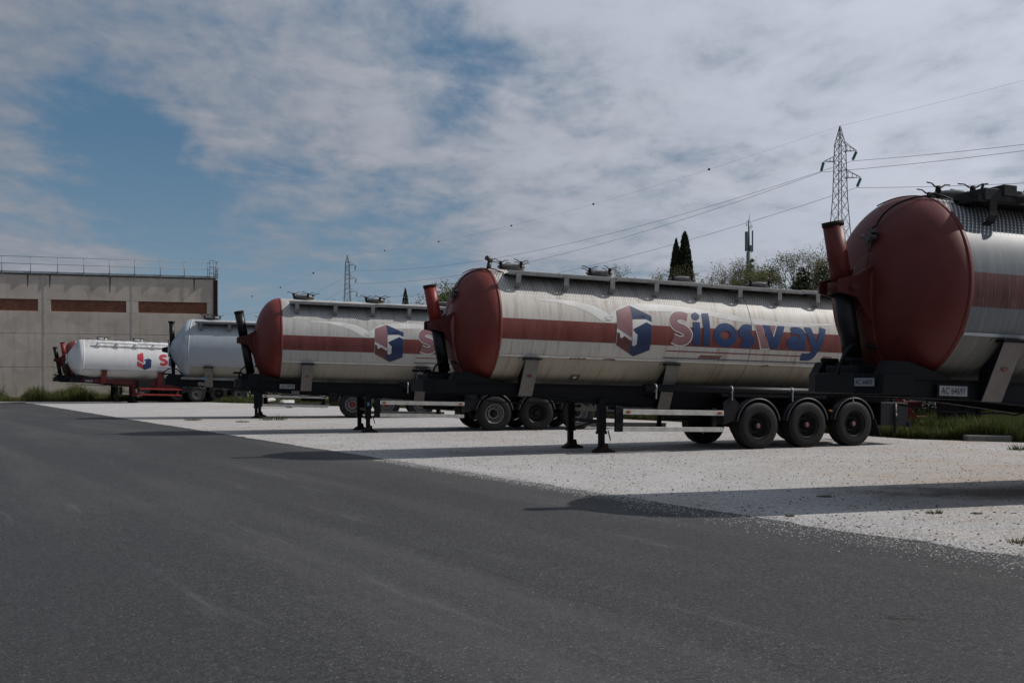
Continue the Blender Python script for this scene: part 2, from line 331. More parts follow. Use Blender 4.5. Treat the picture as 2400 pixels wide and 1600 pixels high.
# ------------------------------------------------------------------ mesh builder
class MB:
    def __init__(s): s.v = []; s.f = []; s.sm = []; s.uv = None
    def add(s, vs, fs, smooth=False):
        o = len(s.v); s.v += [tuple(p) for p in vs]; s.f += [tuple(i+o for i in f) for f in fs]; s.sm += [smooth]*len(fs); return s
    def box(s, x0, x1, y0, y1, z0, z1):
        vs = [(x, y, z) for x in (x0, x1) for y in (y0, y1) for z in (z0, z1)]
        return s.add(vs, [(0,1,3,2),(4,6,7,5),(0,4,5,1),(2,3,7,6),(0,2,6,4),(1,5,7,3)])
    def hexa(s, a, b):
        """two quads a and b (4 pts each, same order) joined"""
        return s.add(list(a)+list(b), [(3,2,1,0),(4,5,6,7)]+[(i,(i+1)%4,(i+1)%4+4,i+4) for i in range(4)])
    def prism(s, poly, y0, y1):
        """poly in (u,z) extruded in v"""
        n = len(poly)
        return s.add([(a, y0, b) for a, b in poly]+[(a, y1, b) for a, b in poly],
            [tuple(range(n)), tuple(range(2*n-1, n-1, -1))]+[(i, i+n, (i+1)%n+n, (i+1)%n) for i in range(n)])
    def ring(s, pts_list, smooth=True, cap=True, closed_n=None):
        n = len(pts_list[0]); o = len(s.v)
        for r_ in pts_list: s.v += [tuple(p) for p in r_]
        for k in range(len(pts_list)-1):
            for i in range(n):
                j = (i+1) % n; s.f.append((o+k*n+i, o+k*n+j, o+(k+1)*n+j, o+(k+1)*n+i)); s.sm.append(smooth)
        if cap:
            s.f.append(tuple(o+i for i in range(n-1, -1, -1))); s.sm.append(False)
            e = o+(len(pts_list)-1)*n; s.f.append(tuple(e+i for i in range(n))); s.sm.append(False)
        return s
    def tube(s, p0, p1, r0, r1=None, n=12, cap=True):
        r1 = r0 if r1 is None else r1; p0 = Vector(p0); p1 = Vector(p1); d = (p1-p0).normalized()
        a = d.orthogonal().normalized(); b = d.cross(a)
        c = [(math.cos(2*math.pi*i/n), math.sin(2*math.pi*i/n)) for i in range(n)]
        return s.ring([[p0+(a*x+b*y)*r0 for x, y in c], [p1+(a*x+b*y)*r1 for x, y in c]], True, cap)
    def path(s, pts, r, n=8):
        pts = [Vector(p) for p in pts]; rings = []
        ref = None
        for i, p in enumerate(pts):
            d = (pts[min(i+1, len(pts)-1)]-pts[max(i-1, 0)]).normalized()
            if ref is None: ref = d.orthogonal().normalized()
            a = (ref-d*ref.dot(d)).normalized(); ref = a; b = d.cross(a)
            rr = r[i] if hasattr(r, '__len__') else r
            rings.append([p+(a*math.cos(2*math.pi*k/n)+b*math.sin(2*math.pi*k/n))*rr for k in range(n)])
        return s.ring(rings)
    def lathe(s, prof, origin, axis, n=32, smooth=True, cap=True):
        """prof: (along, radius); axis 0,1,2"""
        rings = []
        for a, r_ in prof:
            ring = []
            for k in range(n):
                t = 2*math.pi*k/n; p = [0, 0, 0]; p[axis] = a
                p[(axis+1) % 3] = math.cos(t)*r_; p[(axis+2) % 3] = math.sin(t)*r_
                ring.append((p[0]+origin[0], p[1]+origin[1], p[2]+origin[2]))
            rings.append(ring)
        return s.ring(rings, smooth, cap)
    def obj(s, name, mat, parent=None, rot=None, bevel=0, loc=None):
        me = bpy.data.meshes.new(name); me.from_pydata(s.v, [], s.f); me.update()
        me.polygons.foreach_set('use_smooth', s.sm)
        if isinstance(mat, str): mat = [mat]
        for m_ in mat: me.materials.append(MATS[m_])
        o = bpy.data.objects.new(name, me); S.collection.objects.link(o)
        if parent: o.parent = parent
        if rot: o.rotation_euler = rot
        if loc: o.location = loc
        if bevel:
            b = o.modifiers.new('bevel', 'BEVEL'); b.width = bevel; b.segments = 2; b.limit_method = 'ANGLE'; b.angle_limit = R(40)
        return o
def thing(name, label, cat, loc=(0, 0, 0), rz=0, group=None):
    o = bpy.data.objects.new(name, None); S.collection.objects.link(o); o.empty_display_size = .3
    o.location = loc; o.rotation_euler = (0, 0, rz); o['label'] = label; o['category'] = cat
    if group: o['group'] = group
    return o
def tag(o, label, cat, group=None):
    o['label'] = label; o['category'] = cat
    if group: o['group'] = group
    return o
def struct(o): o['kind'] = 'structure'; return o
def stuff(o, label=None, cat=None):
    o['kind'] = 'stuff'
    if label: o['label'] = label; o['category'] = cat
    return o
rng = random.Random(7)

# ------------------------------------------------------------------ ground
edge = [(-31.5, 64.6), (-28.3, 59.79), (-17.47, 42.9), (-11.38, 33.49), (-2.45, 19.77), (0.0, 15.93), (3.06, 11.26), (4.63, 8.9), (12.0, -2.5)]
mb = MB(); mb.add([(-1500, -300, -.03), (1500, -300, -.03), (1500, 2500, -.03), (-1500, 2500, -.03)], [(0, 1, 2, 3)])
struct(mb.obj('ground', 'field soil'))
mb = MB(); gpts = [(-90, -60, 0), (60, -60, 0), (60, 12, 0), (30, 19, 0), (17, 23.4, 0), (12.6, 24.9, 0), (10.4, 26.3, 0), (8.6, 30, 0), (6.4, 36, 0), (1, 43, 0), (-6, 53, 0), (-14, 60, 0), (-22, 66.8, 0), (-34, 66.3, 0), (-90, 62, 0)]
mb.add(gpts, [tuple(range(len(gpts)))]); struct(mb.obj('gravel_yard', 'white gravel'))
mb = MB(); ap = []
for (a, b), (c, d) in zip(edge[:-1], edge[1:]):
    L = math.hypot(c-a, d-b); n = max(2, int(L/.25)); 
    for k in range(n):
        t = k/n; w = .045 if b > 12 else .10
        ap.append((a+(c-a)*t+rng.gauss(0, w*.6), b+(d-b)*t+rng.gauss(0, w*.4), .004))
ap.append((12, -2.5, .004)); ap += [(20, -20, .004), (-80, -20, .004), (-80, 58.5, .004)]
mb.add(ap, [tuple(range(len(ap)))]); struct(mb.obj('asphalt', 'asphalt'))

def chips(name, mat, n, fn, smin, smax, label, cat):
    mb = MB()
    for _ in range(n):
        x, y = fn(); s_ = rng.uniform(smin, smax); h = s_*rng.uniform(.4, .8); a = rng.uniform(0, 6.28)
        vs = [(x+math.cos(a+k*1.571)*s_*rng.uniform(.6, 1), y+math.sin(a+k*1.571)*s_*rng.uniform(.6, 1), 0.003) for k in range(4)]
        vs.append((x+rng.uniform(-.3, .3)*s_, y+rng.uniform(-.3, .3)*s_, h))
        mb.add(vs, [(0, 1, 4), (1, 2, 4), (2, 3, 4), (3, 0, 4)])
    o = mb.obj(name, mat); stuff(o, label, cat); return o
def edge_pt():
    k = rng.random(); x = -2.45+k*(9.5+2.45)*.8; 
    y = 19.77-(x+2.45)*1.545
    d = rng.gauss(-.05, .14 if y > 13 else .34); return x+d*.84-.08, y+d*.54
chips('loose_gravel', 'stone chip', 15000, edge_pt, .006, .017, 'loose pale stone chips spilled along the asphalt edge', 'gravel')
def on_gravel():
    while True:
        y = 9+26*rng.random()**1.5; x = -14+32*rng.random()
        if x > (19.77-y)/1.545-2.45+.1 and x < .62*y and x > -.6*y: return x, y
chips('dark_pebbles', 'dark chip', 6500, on_gravel, .007, .024, 'small dark pebbles scattered over the white gravel', 'gravel')
chips('pale_pebbles', 'stone chip', 3500, on_gravel, .006, .018, 'small pale pebbles scattered over the white gravel', 'gravel')

# ------------------------------------------------------------------ text / prints wrapped on a tank
RT, ZC, US = 1.24, 2.50, 7.715
def zarc(z): return math.asin(max(-1, min(1, (z-ZC)/RT)))*RT
import bmesh
def wrap(verts2d, faces, rad, smooth=True):
    """verts2d (u, arc) -> on the tank near side (v>0); bisected into thin strips"""
    bm = bmesh.new(); vs = [bm.verts.new((a, b, 0)) for a, b in verts2d]
    for f in faces:
        try: bm.faces.new([vs[i] for i in f])
        except ValueError: pass
    bmesh.ops.triangulate(bm, faces=bm.faces[:])
    lo = min(b for a, b in verts2d); hi = max(b for a, b in verts2d); k = math.ceil(lo/.04)*.04
    while k < hi:
        bmesh.ops.bisect_plane(bm, geom=bm.verts[:]+bm.edges[:]+bm.faces[:], plane_co=(0, k, 0), plane_no=(0, 1, 0)); k += .04
    bm.normal_update()
    mb = MB(); bm.verts.index_update()
    out = []
    for v in bm.verts:
        t = v.co.y/RT; out.append((v.co.x, math.cos(t)*rad, ZC+math.sin(t)*rad))
    fs = []
    for f in bm.faces:
        idx = [v.index for v in f.verts]
        if f.normal.z > 0: idx = idx[::-1]
        fs.append(tuple(idx))
    mb.add(out, fs, smooth); bm.free(); return mb
def glyph(ch, offset=0., shear=0.):
    c = bpy.data.curves.new('t', 'FONT'); c.body = ch; c.size = 1; c.offset = offset; c.resolution_u = 6; c.shear = shear
    o = bpy.data.objects.new('t', c); S.collection.objects.link(o)
    dg = bpy.context.evaluated_depsgraph_get(); dg.update(); me = o.evaluated_get(dg).to_mesh()
    vs = [(v.co.x, v.co.y) for v in me.vertices]; fs = [tuple(p.vertices) for p in me.polygons]
    o.evaluated_get(dg).to_mesh_clear(); bpy.data.objects.remove(o); bpy.data.curves.remove(c); return vs, fs
def crom(P, n=7):
    out = []
    for i in range(len(P)-1):
        p0, p1, p2, p3 = P[max(i-1, 0)], P[i], P[i+1], P[min(i+2, len(P)-1)]
        for k in range(n):
            t = k/n; out.append(tuple(.5*((2*p1[q])+(-p0[q]+p2[q])*t+(2*p0[q]-5*p1[q]+4*p2[q]-p3[q])*t*t+(-p0[q]+3*p1[q]-3*p2[q]+p3[q])*t**3) for q in (0, 1)))
    out.append(P[-1]); return out
def strip_of(P, t, closed=False):
    vs = []; n = len(P)
    for i in range(n):
        a = P[(i-1) % n] if closed else P[max(i-1, 0)]; b = P[(i+1) % n] if closed else P[min(i+1, n-1)]
        dx, dy = b[0]-a[0], b[1]-a[1]; L = math.hypot(dx, dy); nx, ny = -dy/L*t/2, dx/L*t/2
        vs += [(P[i][0]+nx, P[i][1]+ny), (P[i][0]-nx, P[i][1]-ny)]
    m = n if closed else n-1
    return vs, [(2*i, 2*i+1, (2*i+3) % (2*n), (2*i+2) % (2*n)) for i in range(m)]
def letter_strokes(ch, w, h, desc, t, gr=0.):
    """strokes of one bold letter, x 0..w to the right, y 0..h, in metres"""
    T = t+2*gr; q = t/2; X = lambda x: q+x*(w-t); Y = lambda y: q+y*(h-t); out = []
    def ell(cx, cy, rx, ry, n=28): return [(cx+rx*math.cos(2*math.pi*k/n), cy+ry*math.sin(2*math.pi*k/n)) for k in range(n)]
    if ch in 'Ss':
        P = crom([(X(.95), Y(.93)), (X(.60), Y(1.0)), (X(.22), Y(.95)), (X(.04), Y(.76)), (X(.22), Y(.58)), (X(.72), Y(.44)), (X(.97), Y(.25)), (X(.80), Y(.05)), (X(.42), Y(0)), (X(.02), Y(.09))])
        out.append(strip_of(P, T))
    elif ch == 'l': out.append(([(w/2-T/2, -gr), (w/2+T/2, -gr), (w/2+T/2-.012, h+gr), (w/2-T/2-.012, h+gr*.6-.012)], [(0, 1, 2, 3)]))
    elif ch == 'i':
        xh = h*.70; out.append(([(w/2-T/2, -gr), (w/2+T/2, -gr), (w/2+T/2-.004, xh+gr), (w/2-T/2-.004, xh+gr)], [(0, 1, 2, 3)]))
        e = ell(w/2-.008, h-t*.52, t*.56+gr, t*.50+gr); out.append((e, [tuple(range(len(e)))]))
    elif ch == 'o': out.append(strip_of(ell(w/2, h/2, (w-t)/2, (h-t)/2), T, True))
    elif ch == 'v':
        tw = t*1.12; yq = tw*1.25
        out.append(([(-gr, h+gr), (tw+gr, h+gr), (w/2, yq-gr*.6), (w/2, -gr), (w/2-tw/2-gr, -gr)], [(0, 4, 3, 2, 1)]))
        out.append(([(w+gr, h+gr), (w-tw-gr, h+gr), (w/2, yq-gr*.6), (w/2, -gr), (w/2+tw/2+gr, -gr)], [(0, 1, 2, 3, 4)]))
    elif ch == 'a':
        out.append(strip_of(crom([(X(.10), Y(.93)), (X(.45), Y(1.0)), (X(.86), Y(.93)), (X(1.0), Y(.70)), (X(1.0), Y(.35)), (X(1.0), -q*0-0.0)]), T*.96))
        out.append(strip_of(ell(w*.43, h*.30, w*.43-t*.46, h*.30-t*.43), T*.86, True))
    elif ch == 'y':
        tw = t*1.1
        out.append(([(0, h), (tw, h), (w*.62, h*.20), (w*.50, -.02), (w*.40, 0)], [(0, 4, 3, 2, 1)]))
        out.append(strip_of(crom([(w-tw*.42, h), (w*.72, h*.42), (w*.52, -.02), (w*.38, -desc*.55), (w*.22, -desc+q*1.0), (-.04, -desc+q)]), T*.98))
    return out
def put_letter(par, rot, name, ch, u0, u1, a0, a1, desc, mat, rad, gr=0.):
    w = u0-u1; h = a1-a0; allm = None
    for k, (vs, fs) in enumerate(letter_strokes(ch, w, h, desc, .187 if ch == 'S' else .174, gr)):
        m_ = wrap([(u0-x, a0+y) for x, y in vs], fs, rad+.0007*k)
        if allm is None: allm = m_
        else: allm.add(m_.v, m_.f, True)
    return allm.obj(name, mat, par, rot)
def letters(par, rot, faded=True, colours=None):
    zb, zx, zt, zd = zarc(2.235), zarc(2.76), zarc(2.96), zarc(2.0)
    # (char, left u, right u, bottom arc, top arc, kind)
    L = [('S', 3.79, 3.20, zb-.01, zt, 'r'), ('i', 3.21, 2.97, zb, zt, 'b'), ('l', 2.95, 2.71, zb, zt, 'b'), ('o', 2.65, 2.03, zb-.01, zx, 'b'),
         ('s', 2.00, 1.55, zb-.01, zx, 'b'), ('v', 1.56, .97, zb, zx, 'r'), ('v', 1.35, .73, zb, zx, 'b'), ('a', .68, .16, zb-.01, zx, 'b'), ('y', .19, -.43, zb, zx, 'b')]
    for ch, u0, u1, a0, a1, k in L:
        if k == 'r' and faded: put_letter(par, rot, 'letter_outline', ch, u0, u1, a0, a1, 0, 'print white', RT+.0035, .026)
        put_letter(par, rot, 'letter', ch, u0, u1, a0, a1, zb-zd, 'letter blue' if k == 'b' else ('letter faded red' if faded else 'letter red'), RT+(.0055 if k == 'r' else .0075))
    for z, m_, ua, ub in ((2.095, 'line red', 3.82, -.10), (2.095, 'line red', -.40, -.66), (1.95, 'line blue', 3.86, -.62)):
        a = zarc(z); wrap([(ua, a-.012), (ub, a-.012), (ub, a+.012), (ua, a+.012)], [(0, 1, 2, 3)], RT+.006).obj('underline', m_, par, rot)
def logo(par, rot, faded=True):
    # pixel outline from the emblem, (x,y): left 330..right 1045, top 190..bottom 1285
    a0, a1 = zarc(1.95), zarc(3.03)
    def q(x, y): return (5.06-.84*(x-330)/715, a1+(a0-a1)*(y-190)/1095)
    def poly(name, pts, m_, r_): 
        wrap([q(*p) for p in pts], [tuple(range(len(pts)))], r_).obj(name, m_, par, rot, False)
    if faded:
        poly('emblem_ground', [(322, 600), (330, 325), (618, 185), (1048, 400), (1048, 610), (1035, 1130), (725, 1285), (322, 1050)], 'print white', RT+.004)
        poly('emblem_panel', [(330, 330), (615, 190), (645, 500), (640, 880), (330, 700)], 'letter faded red', RT+.007)
        poly('emblem_panel', [(615, 190), (1045, 405), (1045, 535), (930, 480), (925, 355), (645, 495)], 'logo navy', RT+.007)
        poly('emblem_panel', [(650, 710), (935, 545), (1045, 605), (1035, 1130), (725, 1285), (610, 1215), (628, 955), (645, 1030), (690, 1065), (750, 1020), (745, 790), (700, 760)], 'logo navy', RT+.007)
        poly('emblem_vehicle', [(648, 750), (745, 810), (748, 1020), (690, 1062), (648, 1030)], 'print white', RT+.009)
        poly('emblem_panel', [(330, 1050), (330, 780), (385, 800), (400, 900), (450, 890), (480, 850), (628, 955), (610, 1215)], 'logo red', RT+.007)
    else:
        poly('emblem_panel', [(330, 330), (615, 190), (640, 500), (640, 850), (330, 660)], 'letter red', RT+.006)
        poly('emblem_panel', [(330, 1050), (330, 740), (640, 950), (610, 1215)], 'letter red', RT+.006)
        poly('emblem_panel', [(650, 660), (900, 560), (1045, 640), (1035, 1130), (725, 1285), (610, 1215), (640, 950), (740, 900), (760, 740)], 'letter blue', RT+.006)

# ------------------------------------------------------------------ silo trailer
AX = 1.358
def wheel_meshes():
    P = {}
    r0 = .525
    t = MB(); prof = [(-.19, .31), (-.195, .40), (-.19, .47), (-.175, .505), (-.16, r0-.004)]
    for k in range(5):
        a = -.15+k*.0612; prof += [(a, r0), (a+.045, r0), (a+.047, r0-.014), (a+.058, r0-.014)]
    prof += [(.16, r0-.004), (.175, .508), (.192, .47), (.200, .44), (.203, .40), (.196, .36), (.185, .325), (.178, .300), (.16, .292)]
    t.lathe([(-x, y) for x, y in prof][::-1], (0, 0, 0), 1, 48, True, False); P['tyre'] = t
    rm = MB(); rm.lathe([(.172, .300), (.180, .292), (.172, .283), (.10, .268), (.0, .262), (-.02, .245), (-.03, .215), (.02, .19), (.035, .175), (.035, .09)], (0, 0, 0), 1, 40, True, False)
    for k in range(10):
        a = 2*math.pi*k/10; c = (.152*math.cos(a), .036, .152*math.sin(a)); rm.tube(c, (c[0], .062, c[2]), .017, .013, 6)
    P['rim'] = rm
    h = MB(); h.lathe([(.02, .125), (.05, .12), (.06, .105), (.10, .10), (.135, .085), (.15, .06)], (0, 0, 0), 1, 24); P['hub'] = h
    hc = MB(); hc.lathe([(.148, .055), (.165, .045)], (0, 0, 0), 1, 18); P['cap'] = hc
    hh = MB()
    for k in range(10):
        a = 2*math.pi*(k+.5)/10; c = (.195*math.cos(a), .0, .195*math.sin(a)); hh.tube((c[0]*.98, .018, c[2]*.98), (c[0], .026, c[2]), .022, .022, 8)
    P['holes'] = hh
    return P
WM = wheel_meshes(); WCACHE = {}
def mesh_of(key, mbx, mat):
    k = (key, mat)
    if k not in WCACHE:
        o = mbx.obj(key, mat); WCACHE[k] = o.data; bpy.data.objects.remove(o)
    return WCACHE[k]
def link(name, me, par, loc=(0, 0, 0), rot=(0, 0, 0)):
    o = bpy.data.objects.new(name, me); S.collection.objects.link(o); o.parent = par; o.location = loc; o.rotation_euler = rot; return o
def wheel(par, u, side, rimm, hubm, capm):
    w = link('wheel', mesh_of('tyre', WM['tyre'], 'rubber'), par, (u, side*1.03, .522), (0, rng.uniform(0, 6), 0) if side > 0 else (0, rng.uniform(0, 6), math.pi))
    link('rim', mesh_of('rim', WM['rim'], rimm), w); link('hub', mesh_of('hub', WM['hub'], hubm), w)
    link('hub_cap', mesh_of('cap', WM['cap'], capm), w); link('hand_holes', mesh_of('holes', WM['holes'], 'hub dark'), w)['kind'] = 'stuff'

def platetext(txt, W_, H_):
    vs, fs = glyph(txt, .012); xs = [v[0] for v in vs]; ys = [v[1] for v in vs]
    x0, x1, y0, y1 = min(xs), max(xs), min(ys), max(ys)
    mb = MB(); mb.add([(-W_/2+W_*(x-x0)/(x1-x0), 0, -H_/2+H_*(y-y0)/(y1-y0)) for x, y in vs], [f for f in fs]); return mb

def silo_trailer(label, X, Y, psi, tau, o):
    T = thing('silo_trailer', label, 'tank trailer', (X, Y, 0), psi+math.pi, 'silo tank trailers parked side by side')
    rot = (0, -tau, 0)
    ch = o.get('chassis', 'chassis black'); gd = o.get('guard', 'guard aluminium'); bl = o.get('bracket', 'bracket red')
    # --- shell with UVs
    D = o.get('front', 0.); UF = US+D
    n = 96; us = [-2.75+k*(UF+2.75)/36 for k in range(37)]
    mb = MB(); rings = []
    for u in us: rings.append([(u, math.cos(2*math.pi*k/n)*RT, ZC+math.sin(2*math.pi*k/n)*RT) for k in range(n)])
    mb.ring(rings, True, False); mb.f = [f[::-1] for f in mb.f]
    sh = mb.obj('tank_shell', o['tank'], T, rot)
    uvl = sh.data.uv_layers.new(name='UVMap'); 
    for p in sh.data.polygons:
        for li in p.loop_indices:
            vi = sh.data.loops[li].vertex_index; a = 2*math.pi*(vi % n)/n
            if a > math.pi*1.5: a -= 2*math.pi
            if a == 0 and any((sh.data.loops[l].vertex_index % n) > n-3 for l in p.loop_indices): pass
            uvl.data[li].uv = (sh.data.vertices[vi].co.x, a*RT)
    # seam rings, trim strip
    rr = RT+.006
    for u in (UF-.01, -2.73):
        mb = MB(); mb.lathe([(u-.03, RT), (u-.03, rr), (u+.03, rr), (u+.03, RT)], (0, 0, ZC), 0, 72, True, False)
        mb.obj('end_seam', o['head'], T, rot)
    if o.get('seam', True):
        mb = MB(); mb.lathe([(1.63, RT+.001), (1.632, RT+.004), (1.645, RT+.004), (1.648, RT+.001)], (0, 0, ZC), 0, 72, True, False)
        mb.obj('shell_joint', 'seam dark', T, rot)
    a = zarc(1.885); mb = wrap([(UF-.05, a-.022), (-2.6, a-.022), (-2.6, a+.022), (UF-.05, a+.022)], [(0, 1, 2, 3)], RT+.012)
    mb.obj('trim_strip', 'swoosh white' if o.get('dirty') else 'head white', T, rot)
    # --- front head (dome or cone) and rear head
    had = set(T.children)
    if o.get('cone'):
        pr = [(0, 1.24), (.06, 1.238), (.12, 1.228), (.18, 1.20), (.23, 1.16), (.28, 1.10), (.34, 1.01), (.60, .62), (.84, .26), (.88, .2), (.885, .0001)]
    else:
        pr = [(.66*math.sin(t), RT*math.cos(t)**.92) for t in [k*math.pi/2/22 for k in range(22)]]+[(.66, .0001)]
    mb = MB(); mb.lathe([(US+a_, b_) for a_, b_ in pr], (0, 0, ZC), 0, 72, True, False); mb.f = [f[::-1] for f in mb.f]
    mb.obj('front_head', o['head'], T, rot)
    mb = MB(); mb.lathe([(-2.75-a_*1.1, b_) for a_, b_ in pr], (0, 0, ZC), 0, 72, True, False)
    mb.obj('rear_head', o['head'], T, rot)
    # discharge pipe at the rear
    mb = MB(); mb.tube((-3.3, 0, 1.9), (-3.3, 0, 1.1), .12, .10, 14).tube((-3.45, 0, 1.1), (-2.6, 0, 1.1), .08, .08, 12); mb.obj('discharge_pipe', 'steel grey', T, rot)
    # spine on the head and clamp for the lifting cylinder
    tip = 8.62
    if not o.get('cone'):
        f_ = US
        mb = MB()
        zs = [(3.10, .56, .06, .12), (2.95, .62, .10, .15), (2.75, .68, .22, .22), (2.55, .74, .30, .26), (2.40, .74, .30, .26), (2.15, .70, .24, .24), (1.8, .62, .14, .22), (1.45, .44, .06, .20)]
        rings = []
        for z, dp, q_, w in zs: rings.append([(f_+dp-.45, -w, z), (f_+dp-.04, -w, z), (f_+dp, -w*.5, z), (f_+dp, w*.5, z), (f_+dp-.04, w, z), (f_+dp-.45, w, z)])
        mb.ring(rings, False, True); mb.obj('head_spine', o.get('spine', 'head red'), T, rot, .008)
    else:
        mb = MB(); mb.box(US+.86, US+.92, -.26, .26, ZC-.30, ZC+.30); mb.obj('head_plate', 'head white' if o['head'] == 'head white' else o['head'], T, rot, .01)
    base = US+.62 if not o.get('cone') else US+.80
    mb = MB()
    for s_ in (-.21, .21):
        mb.prism([(base, 2.78), (tip, 2.62), (8.86, 2.56), (8.86, 2.40), (tip-.04, 2.34), (base, 1.98)], s_-.02, s_+.02)
    mb.box(base+.02, tip, -.2, .2, 2.58, 2.62); mb.box(base+.02, tip-.1, -.2, .2, 2.2, 2.23)
    mb.obj('tipping_bracket', bl, T, rot, .004)
    # --- lifting cylinder : leans, from nose to above the clamp
    b0 = Vector((8.43, 0, 1.40)); zt = o.get('cyl_top', 3.31); b1 = Vector((8.83, 0, zt)) if zt < 3.5 else Vector((8.56, 0, zt)); d = (b1-b0)
    def cp(z): return b0+d*((z-b0.z)/d.z)
    rl = .122 if not o.get('thin') else .095
    mb = MB(); mb.tube(cp(1.52 if not o.get('thin') else 1.80), cp(2.56), rl, rl, 24); cyl = mb.obj('lifting_cylinder', 'sleeve black', T, rot)
    mb = MB(); q1 = cp(2.50); q2 = cp(zt); ru = .135 if not o.get('thin') else .105
    mb.tube(q1, q2, ru*.96, ru*.97, 24); mb.obj('cylinder_sleeve', o.get('sleeve', 'sleeve black'), cyl)
    mb = MB(); mb.tube(cp(zt-.05), cp(zt+.012), ru*(1.04 if not o.get('thin') else 1.25), None, 24); mb.obj('cylinder_cap', 'sleeve black' if o.get('thin') else 'rusty brown', cyl)
    c_ = cp(2.46); mb = MB(); mb.lathe([(-.07, .15), (-.07, .19), (.07, .19), (.07, .15)], (0, 0, 0), 2, 24, True, False)
    mb.box(-.28, -.14, -.10, .10, -.055, .055); mb.tube((0, -.30, 0), (0, .30, 0), .045, .045, 12)
    cl = mb.obj('clamp_collar', bl, cyl, None, 0, c_)
    mb = MB(); mb.tube(cp(1.36), cp(1.55 if not o.get('thin') else 1.82), .07, .07, 16); mb.box(8.30, 8.58, -.13, -.09, 1.26, 1.5); mb.box(8.30, 8.58, .09, .13, 1.26, 1.5)
    mb.tube((8.43, -.16, 1.42), (8.43, .16, 1.42), .035, .035, 12); mb.obj('cylinder_foot', 'chassis black', T, rot)
    mb = MB(); mb.path([(8.78, .13, 1.34), (8.80, .2, 1.45), (8.74, .22, 1.62), (8.62, .18, 1.72), (8.52, .12, 1.74)], .022); mb.obj('hydraulic_hose', 'rubber', T, rot)
    mb = MB(); mb.path([(8.36, .12, 1.74), (8.22, .2, 1.70), (8.10, .24, 1.55), (8.06, .25, 1.38)], .022); mb.obj('hydraulic_hose', 'rubber', T, rot)
    if D:
        for c_ in T.children:
            if c_ not in had and not c_.name.startswith(('rear_head', 'discharge')): c_.location = (D*math.cos(tau), 0, D*math.sin(tau))
    # --- chassis beams (gooseneck, deep behind the legs)
    nose = o.get('nose', 9.05)
    pl = [(nose-.35, 1.31), (-2.9, 1.31), (-2.9, .98), (-2.2, .84), (3.4, .84), (5.2, .93), (6.4, 1.04), (7.1, 1.075), (nose-.5, 1.075), (nose-.35, 1.11)]
    for s_ in (-1, 1):
        mb = MB(); mb.prism(pl, s_*.72-.012, s_*.72+.012)
        mb.box(-2.9, nose-.35, s_*.72-.07, s_*.72+.07, 1.305, 1.325)
        mb.prism([(nose-.5, 1.07), (7.1, 1.07), (6.4, 1.035), (5.2, .925), (3.4, .835), (-2.2, .835), (-2.2, .82), (3.4, .82), (5.2, .91), (6.4, 1.02), (7.1, 1.055), (nose-.5, 1.055)], s_*.72-.07, s_*.72+.07)
        mb.obj('chassis_beam', ch, T, rot)
    for u in (8.3, 7.4, 6.2, 5.0, 3.6, 2.0, .7, -.7, -2.4): mb = MB(); mb.box(u-.05, u+.05, -.70, .70, 1.11, 1.26); mb.obj('cross_member', ch, T, rot)
    mb = MB(); mb.box(6.9, nose-.4, -.70, .70, 1.075, 1.10); mb.obj('rubbing_plate', ch, T, rot)
    # nose box with cut-in corners
    mb = MB(); w = .95
    w = .85; nf = nose; top = [(nf-.6, -.8), (nf-.15, -.8), (nf, -.42), (nf, .42), (nf-.15, .8), (nf-.6, .8)]
    mb.ring([[(a_, b_, 1.10) for a_, b_ in top], [(a_, b_, 1.36) for a_, b_ in top]], False, True)
    mb.box(nose-.46, nose-.10, -.34, .36, 1.36, 1.46); mb.tube((nose-.2, .3, 1.53), (nose+.06, .34, 1.53), .03, .03, 10); mb.tube((nose-.2, -.2, 1.53), (nose+.04, -.24, 1.53), .03, .03, 10)
    mb.box(nose-.42, nose-.2, -.25, .1, 1.46, 1.52)
    nb = mb.obj('nose_box', 'chassis black', T, rot, .012)
    for s_ in (-1, 1): mb = MB(); mb.prism([(8.6, 1.327), (8.5, 1.52), (8.22, 1.52), (7.55, 1.327)], s_*.69-.09, s_*.69+.09); mb.obj('pivot_cheek', 'chassis black', T, rot)
    if o.get('nose_plate'):
        # plate on the slanted corner of the nose box
        pb = MB(); pb.box(-.135, .135, -.004, .004, -.05, .05); po = pb.obj('number_plate', 'plate white', T, (0, 0, 0), 0)
        po.location = (nose-.075+.012, .61+.006, 1.245+nose*tau); po.rotation_euler = (0, 0, math.atan2(.38, -.15))
        tx = platetext(o['plate'], .24, .066).obj('plate_text', 'plate ink', po); tx.location = (0, -.007, 0)
    # --- side plate on the beam
    if o.get('plate'):
        pu = o.get('plate_u', 7.50)
        pb = MB(); pb.box(-.21, .21, -.004, .004, -.062, .062); po = pb.obj('number_plate', 'plate white', T, (0, -tau, 0))
        z0 = 1.175; po.location = (pu, .80, z0+pu*tau)
        pb = MB(); pb.box(-.235, .235, -.015, -.006, -.085, .085); pb.obj('plate_backing', 'chassis black', po)
        tx = platetext(o['plate'], .37, .088); tx.v = [(-x, y, z) for x, y, z in tx.v]; tx.f = [f[::-1] for f in tx.f]
        to = tx.obj('plate_text', 'plate ink', po); to.location = (0, .007, 0)
